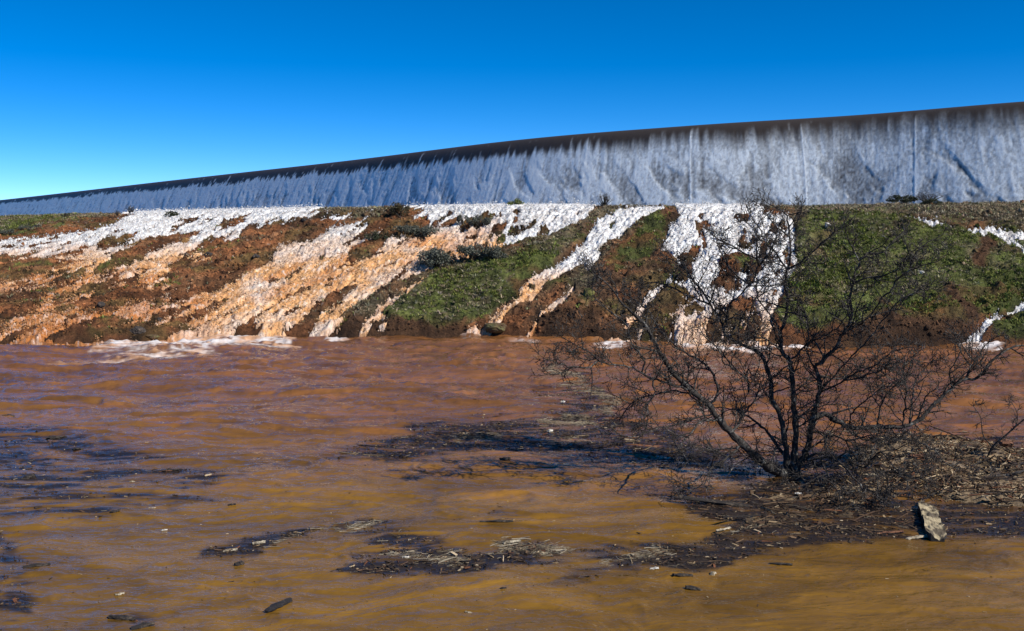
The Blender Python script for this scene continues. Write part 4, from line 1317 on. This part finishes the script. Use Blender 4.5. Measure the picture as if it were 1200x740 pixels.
# flotsam caught in the floating film
area = np.abs(np.gradient(YW, axis=0) * np.gradient(XW, axis=1))
w = area * sstep(0.12, 0.95, fl) * np.where((QX < 330) & (QY < 625), 0.3, 1.0) * (QX > -60) * (QX < 1260) * (QY < 770) * (1 + 2 * scm)
idx = rg.choice(w.size, 14000, p=w.ravel() / w.sum())
P = np.stack([XW.ravel()[idx], YW.ravel()[idx], hz.ravel()[idx] + 0.004], -1)
P[:, :2] += rg.uniform(-0.03, 0.03, (len(P), 2))
P[:, 2] += np.abs(rg.normal(0, 0.012, len(P))) * sstep(0.5, 0.9, fl.ravel()[idx])
litter('floating_flotsam', P, [.30, .20, .22, .12, .08, .04, .04], 0.034, (0.004, 0.012), 0.15, 23)
w = area * (QX > -60) * (QX < 1260) * (QY < 770) * (QY > 440) * (0.2 + sstep(-0.2, 0.5, str_))
idx = rg.choice(w.size, 2600, p=w.ravel() / w.sum())
P = np.stack([XW.ravel()[idx], YW.ravel()[idx], hz.ravel()[idx] + 0.002], -1)
litter('scattered_flotsam', P, [.20, .15, .2, .10, .17, .15, .03], 0.017, (0.003, 0.008), 0.1, 24)

# pale straw and split reeds strewn over the mats
w = area * (0.02 * sstep(0.3, 0.9, fl) + scm + 0.3 * sstep(0.12, 0.4, sample(R_S, fx_, fy_, 395))) * (QX > -60) * (QX < 1260) * (QY < 770)
idx = rg.choice(w.size, 5200, p=w.ravel() / w.sum())
n_ = len(idx)
P = np.stack([XW.ravel()[idx], YW.ravel()[idx], hz.ravel()[idx] + 0.009], -1)
P[:, :2] += rg.uniform(-0.04, 0.04, (n_, 2))
SV = np.array([(x_, (0.06 * (1 - 4 * x_ * x_) + sgn * 0.5 * w_) * 1.0, 0.0) for x_ in (-.5, -.17, .17, .5) for sgn, w_ in ((-1, .035), (1, .035))])
SV = np.vstack([SV, SV + np.array([0, 0, 0.05])])
SQ = [(i, i + 2, i + 3, i + 1) for i in (0, 2, 4)] + [(8 + i, 9 + i, 11 + i, 10 + i) for i in (0, 2, 4)] + [(i, 8 + i, 10 + i, i + 2) for i in (0, 2, 4)] + [(i + 1, i + 3, 11 + i, 9 + i) for i in (0, 2, 4)]
L_ = np.exp(rg.normal(math.log(0.075), 0.5, n_))
c_ = np.array([(0.32, 0.26, 0.17), (0.20, 0.16, 0.10), (0.46, 0.40, 0.29)])[rg.integers(0, 3, n_)] * rg.uniform(0.6, 1.15, (n_, 1))
o = scatter('pale_straw', SV, SQ, None, P, rotm(rg.normal(0, .2, n_), rg.normal(0, .08, n_), rg.normal(0.1, 0.6, n_)), np.stack([L_, L_ * rg.choice([-1, 1], n_) * rg.uniform(0.6, 1.6, n_), L_ * 0.5], -1), c_, M['litter'])
tag(o, kind='stuff')
# tangled dark sticks on the bank and in the mats
wb = (np.clip(ins - 0.2, 0, 1) * (hb > -0.05)).ravel()
ib = rg.choice(wb.size, 750, p=wb / wb.sum())
wm = (area * sstep(0.55, 0.95, fl) * (QX > 150) * (QX < 1260) * (QY < 770) * (QY > 480)).ravel()
im_ = rg.choice(wm.size, 650, p=wm / wm.sum())
P = np.vstack([np.stack([BX.ravel()[ib], BY.ravel()[ib], hb.ravel()[ib] + 0.03], -1), np.stack([XW.ravel()[im_], YW.ravel()[im_], hz.ravel()[im_] + 0.012], -1)])
n_ = len(P)
L_ = np.exp(rg.normal(math.log(0.30), 0.5, n_)) * np.r_[np.ones(750), np.full(650, 0.6)]
c_ = PAL[rg.choice(7, n_, p=[.34, .2, .24, .12, .04, .02, .04])] * rg.uniform(0.6, 1.3, (n_, 1))
o = scatter('tangled_sticks', SV, SQ, None, P, rotm(rg.uniform(0, 6.3, n_), rg.normal(0, .13, n_), rg.normal(0.1, 0.9, n_)), np.stack([L_, 0.25 * L_ + 0.25, 0.2 + 0.2 * L_], -1), c_, M['litter'])
tag(o, kind='stuff')

# ------------------------------------------------------------------ single pieces of driftwood one can point at


def wz(px, py):
    i = int(np.argmin(np.abs(QY[:, len(pc) // 2] - py)))
    j = int(np.argmin(np.abs(pc - px)))
    return float(hz[i, j])


def piece(name, px, py, lpx, wpx, ang, mat, label, cat, group=None, lift=0.0, bent=0.06):
    """an irregular splintered stick or chip, tapered and slightly bent"""
    z = wz(px, py)
    b0 = on_z(px, py, z)
    k = b0.y / F_PX
    if cat == 'wood chip':
        lpx, wpx = lpx * 0.85, wpx * 0.75
    L_, R_ = lpx * k, max(wpx * k / 2, 0.008)
    rg_ = np.random.default_rng(int(px * 13 + py * 7))
    n_ = 7
    pts, rr = [], []
    for i in range(n_):
        f = i / (n_ - 1) - 0.5
        pts.append(Vector((f * L_, rg_.normal(0, bent * R_ * 2) + bent * L_ * (0.25 - f * f), rg_.normal(0, 0.08) * R_)))
        rr.append(R_ * (1.0 - 0.5 * abs(f) * 1.6 * rg_.uniform(0.3, 1)) * rg_.uniform(0.85, 1.1))
    V, Q_, T_ = tube(pts, rr, 7)
    V = [Vector((v_.x + rg_.normal(0, .22) * R_, v_.y + rg_.normal(0, .15) * R_, v_.z * 0.62 + rg_.normal(0, .12) * R_)) for v_ in V]
    mb_ = MB()
    mb_.add(V, Q_, T_)
    o = link(name, mb_.mesh(name, smooth=False), mat)
    o.location = b0 + Vector((0, 0, R_ * 0.30 + lift))
    o.rotation_euler = (rg_.normal(0, .1), rg_.normal(0, .05), ang)
    return tag(o, label, cat, group)


piece('charred_log', 327, 711, 46, 11, 1.15, M['char'], 'short charred log floating in the brown water at the bottom left', 'log', bent=0.03)
DG = 'floating bits of dark driftwood'
PG = 'floating pale wood chips'
for px, py, L_, w_, a_, lab in [
    (10, 488, 14, 4, .1, 'dark chip alone at the left edge, farthest out'), (66, 514, 22, 7, .3, 'dark tangled chunk in the upper left film'),
    (91, 527, 12, 5, -.2, 'dark chip just below the tangled chunk on the left'), (33, 561, 17, 9, .9, 'upright dark stub floating near the left edge'),
    (198, 552, 24, 4, .2, 'thin dark stick in the middle of the left film'), (135, 600, 9, 5, .4, 'small round dark chip in the left film'),
    (43, 664, 30, 6, .25, 'long dark stick slanting near the lower left edge'), (28, 712, 18, 6, .5, 'dark bark flake in the bottom left corner'),
    (280, 662, 12, 8, .8, 'dark lump just off the left end of the long debris mat'), (142, 726, 34, 10, -.2, 'wide dark bark sheet at the bottom edge, left'),
    (168, 735, 26, 9, .5, 'dark bark at the bottom edge right of the wide sheet'), (590, 690, 7, 4, .3, 'tiny dark chip alone in the ochre water, centre bottom'),
    (592, 539, 12, 6, .2, 'dark lump in the blue-black water at the centre'), (800, 675, 24, 6, .1, 'dark bark stick right of the white chip'),
    (812, 691, 18, 8, -.2, 'dark lump nearest the bottom, right of the white chip'), (915, 662, 26, 6, -.3, 'dark bark flake in the ochre water left of the pale slab'),
    (582, 612, 40, 5, .1, 'thin dark twig bundle above the long debris mat'), (272, 592, 9, 4, .2, 'dark speck right of the left film')]:
    piece('driftwood', px, py, L_, w_, a_, M['driftdark'], lab, 'driftwood', DG)
for px, py, L_, w_, a_, lab in [
    (193, 622, 8, 5, .4, 'small white chip alone below the left film'), (155, 565, 7, 4, .1, 'pale chip inside the left film, upper one'), (178, 596, 10, 4, .2, 'pale chip inside the left film, lower one'),
    (270, 646, 20, 6, .3, 'pale bark strip at the left end of the long debris mat'), (303, 637, 18, 8, .5, 'pale torn bark in the long debris mat, left part'),
    (549, 718, 10, 4, -.2, 'pale sliver alone at the bottom centre'), (660, 472, 5, 7, .2, 'white chip standing up in the far grey scum'), (645, 506, 8, 7, .7, 'white lump in the dark blue water below the far chip'),
    (767, 667, 12, 6, .1, 'bright white chip floating off the end of the debris mat'), (600, 636, 26, 8, .3, 'pale splintered wood in the middle of the debris mat'), (836, 673, 9, 9, .9, 'pale upright chip right of the dark bark stick'),
    (848, 621, 30, 6, .7, 'pale broken stick at the left tip of the debris bank'), (935, 584, 9, 5, 0, 'white chip on the bank in front of the trunk'), (1021, 562, 18, 6, -.3, 'curled tan leaf on the bank beside the drooping branch'),
    (1127, 534, 10, 7, .2, 'white stone-like chip on top of the bank'), (1051, 595, 9, 6, .3, 'pale chip on wet silt left of the slab'), (475, 654, 9, 6, .1, 'round white chip in the thick of the debris mat'), (140, 697, 12, 6, .6, 'pale curled bark near the bottom left')]:
    piece('wood_chip', px, py, L_, w_, a_, M['whitechip'] if 'white' in lab else M['driftpale'], lab, 'wood chip', PG, lift=0.08 if 'bank' in lab and 'left tip' not in lab else 0.0)
piece('driftwood', 1075, 631, 30, 6, .35, M['driftpale'], 'pale stick with a reddish end floating at the foot of the slab', 'driftwood', DG)
piece('driftwood', 1043, 625, 34, 5, .1, M['driftred'], 'reddish bark strip in the water left of the slab', 'driftwood', DG)
piece('driftwood', 1083, 544, 34, 9, -.25, M['driftred'], 'red-brown bark sheet lying on the bank behind the fallen branch', 'driftwood', DG, lift=0.12)
piece('driftwood', 850, 592, 110, 9, -.12, M['driftdark'], 'long dark piece half sunk at the left front of the tree', 'driftwood', DG, bent=0.02)  # long dark shape lying low, left of the trunk base
piece('driftwood', 1150, 575, 60, 7, .2, M['driftdark'], 'dark stick on the front edge of the bank at the right', 'driftwood', DG, lift=0.06)
piece('stump', 1178, 533, 16, 14, 1.2, M['driftred'], 'small brown broken stump on the bank beside the sapling', 'stump', lift=0.2)

# pale slab of wood pointing at the camera
p0, p1 = on_z(1084, 584, 0.06), on_z(1099, 631, 0.06)
ax = (p0 - p1)
L_ = ax.length
slab = empty('wooden_slab', (p0 + p1) / 2, math.atan2(ax.y, ax.x))
tag(slab, 'pale silt-covered wooden slab lying end-on in the water at the right with a dark left edge', 'driftwood')
ns, nw = 80, 28
sx, sy = np.meshgrid(np.linspace(-.5, .5, ns), np.linspace(-.5, .5, nw))
half = (0.155 - 0.06 * sstep(0.2, 0.5, sx)) * (1 - 0.35 * sstep(0.36, 0.5, np.abs(sx))) * (1 + 0.12 * fbm(sx * 4, sy * 0, 3, 401))
tx, ty_ = sx * L_, sy * 2 * half
tz = 0.005 + 0.035 * sstep(-0.2, 0.5, sy) + 0.045 * fbm(tx * 5, ty_ * 9, 5, 403) - 0.10 * sstep(0.25, 0.5, sx)
top = np.stack([tx, ty_, tz], -1).reshape(-1, 3)
bot = np.stack([tx, ty_, tz * 0 - 0.12], -1).reshape(-1, 3)
q = grid_quads(nw, ns)
rim_i = np.r_[np.arange(ns), np.arange(1, nw) * ns + ns - 1, (nw - 1) * ns + np.arange(ns - 2, -1, -1), np.arange(nw - 2, 0, -1) * ns]
rim_v = np.vstack([top[rim_i], bot[rim_i]])
nr = len(rim_i)
rq = [(i, nr + i, nr + (i + 1) % nr, (i + 1) % nr) for i in range(nr)]
cs = mixc(np.broadcast_to(np.array([0.36, 0.30, 0.19]), sx.shape + (3,)), np.array([0.07, 0.055, 0.04]), np.clip(2.4 * fbm(tx * 8, ty_ * 12, 4, 405) + 0.25 + 1.3 * sstep(0.2, 0.45, sx), 0, 0.9))
link('silt_top', np_mesh('silt_top', top, q, cols={'col': cs.reshape(-1, 3)}), M['litter'], slab)
link('wood_edge', np_mesh('wood_edge', rim_v, rq, smooth=False), M['driftdark'], slab)  # dark colour stands in for the shade on the slab's side
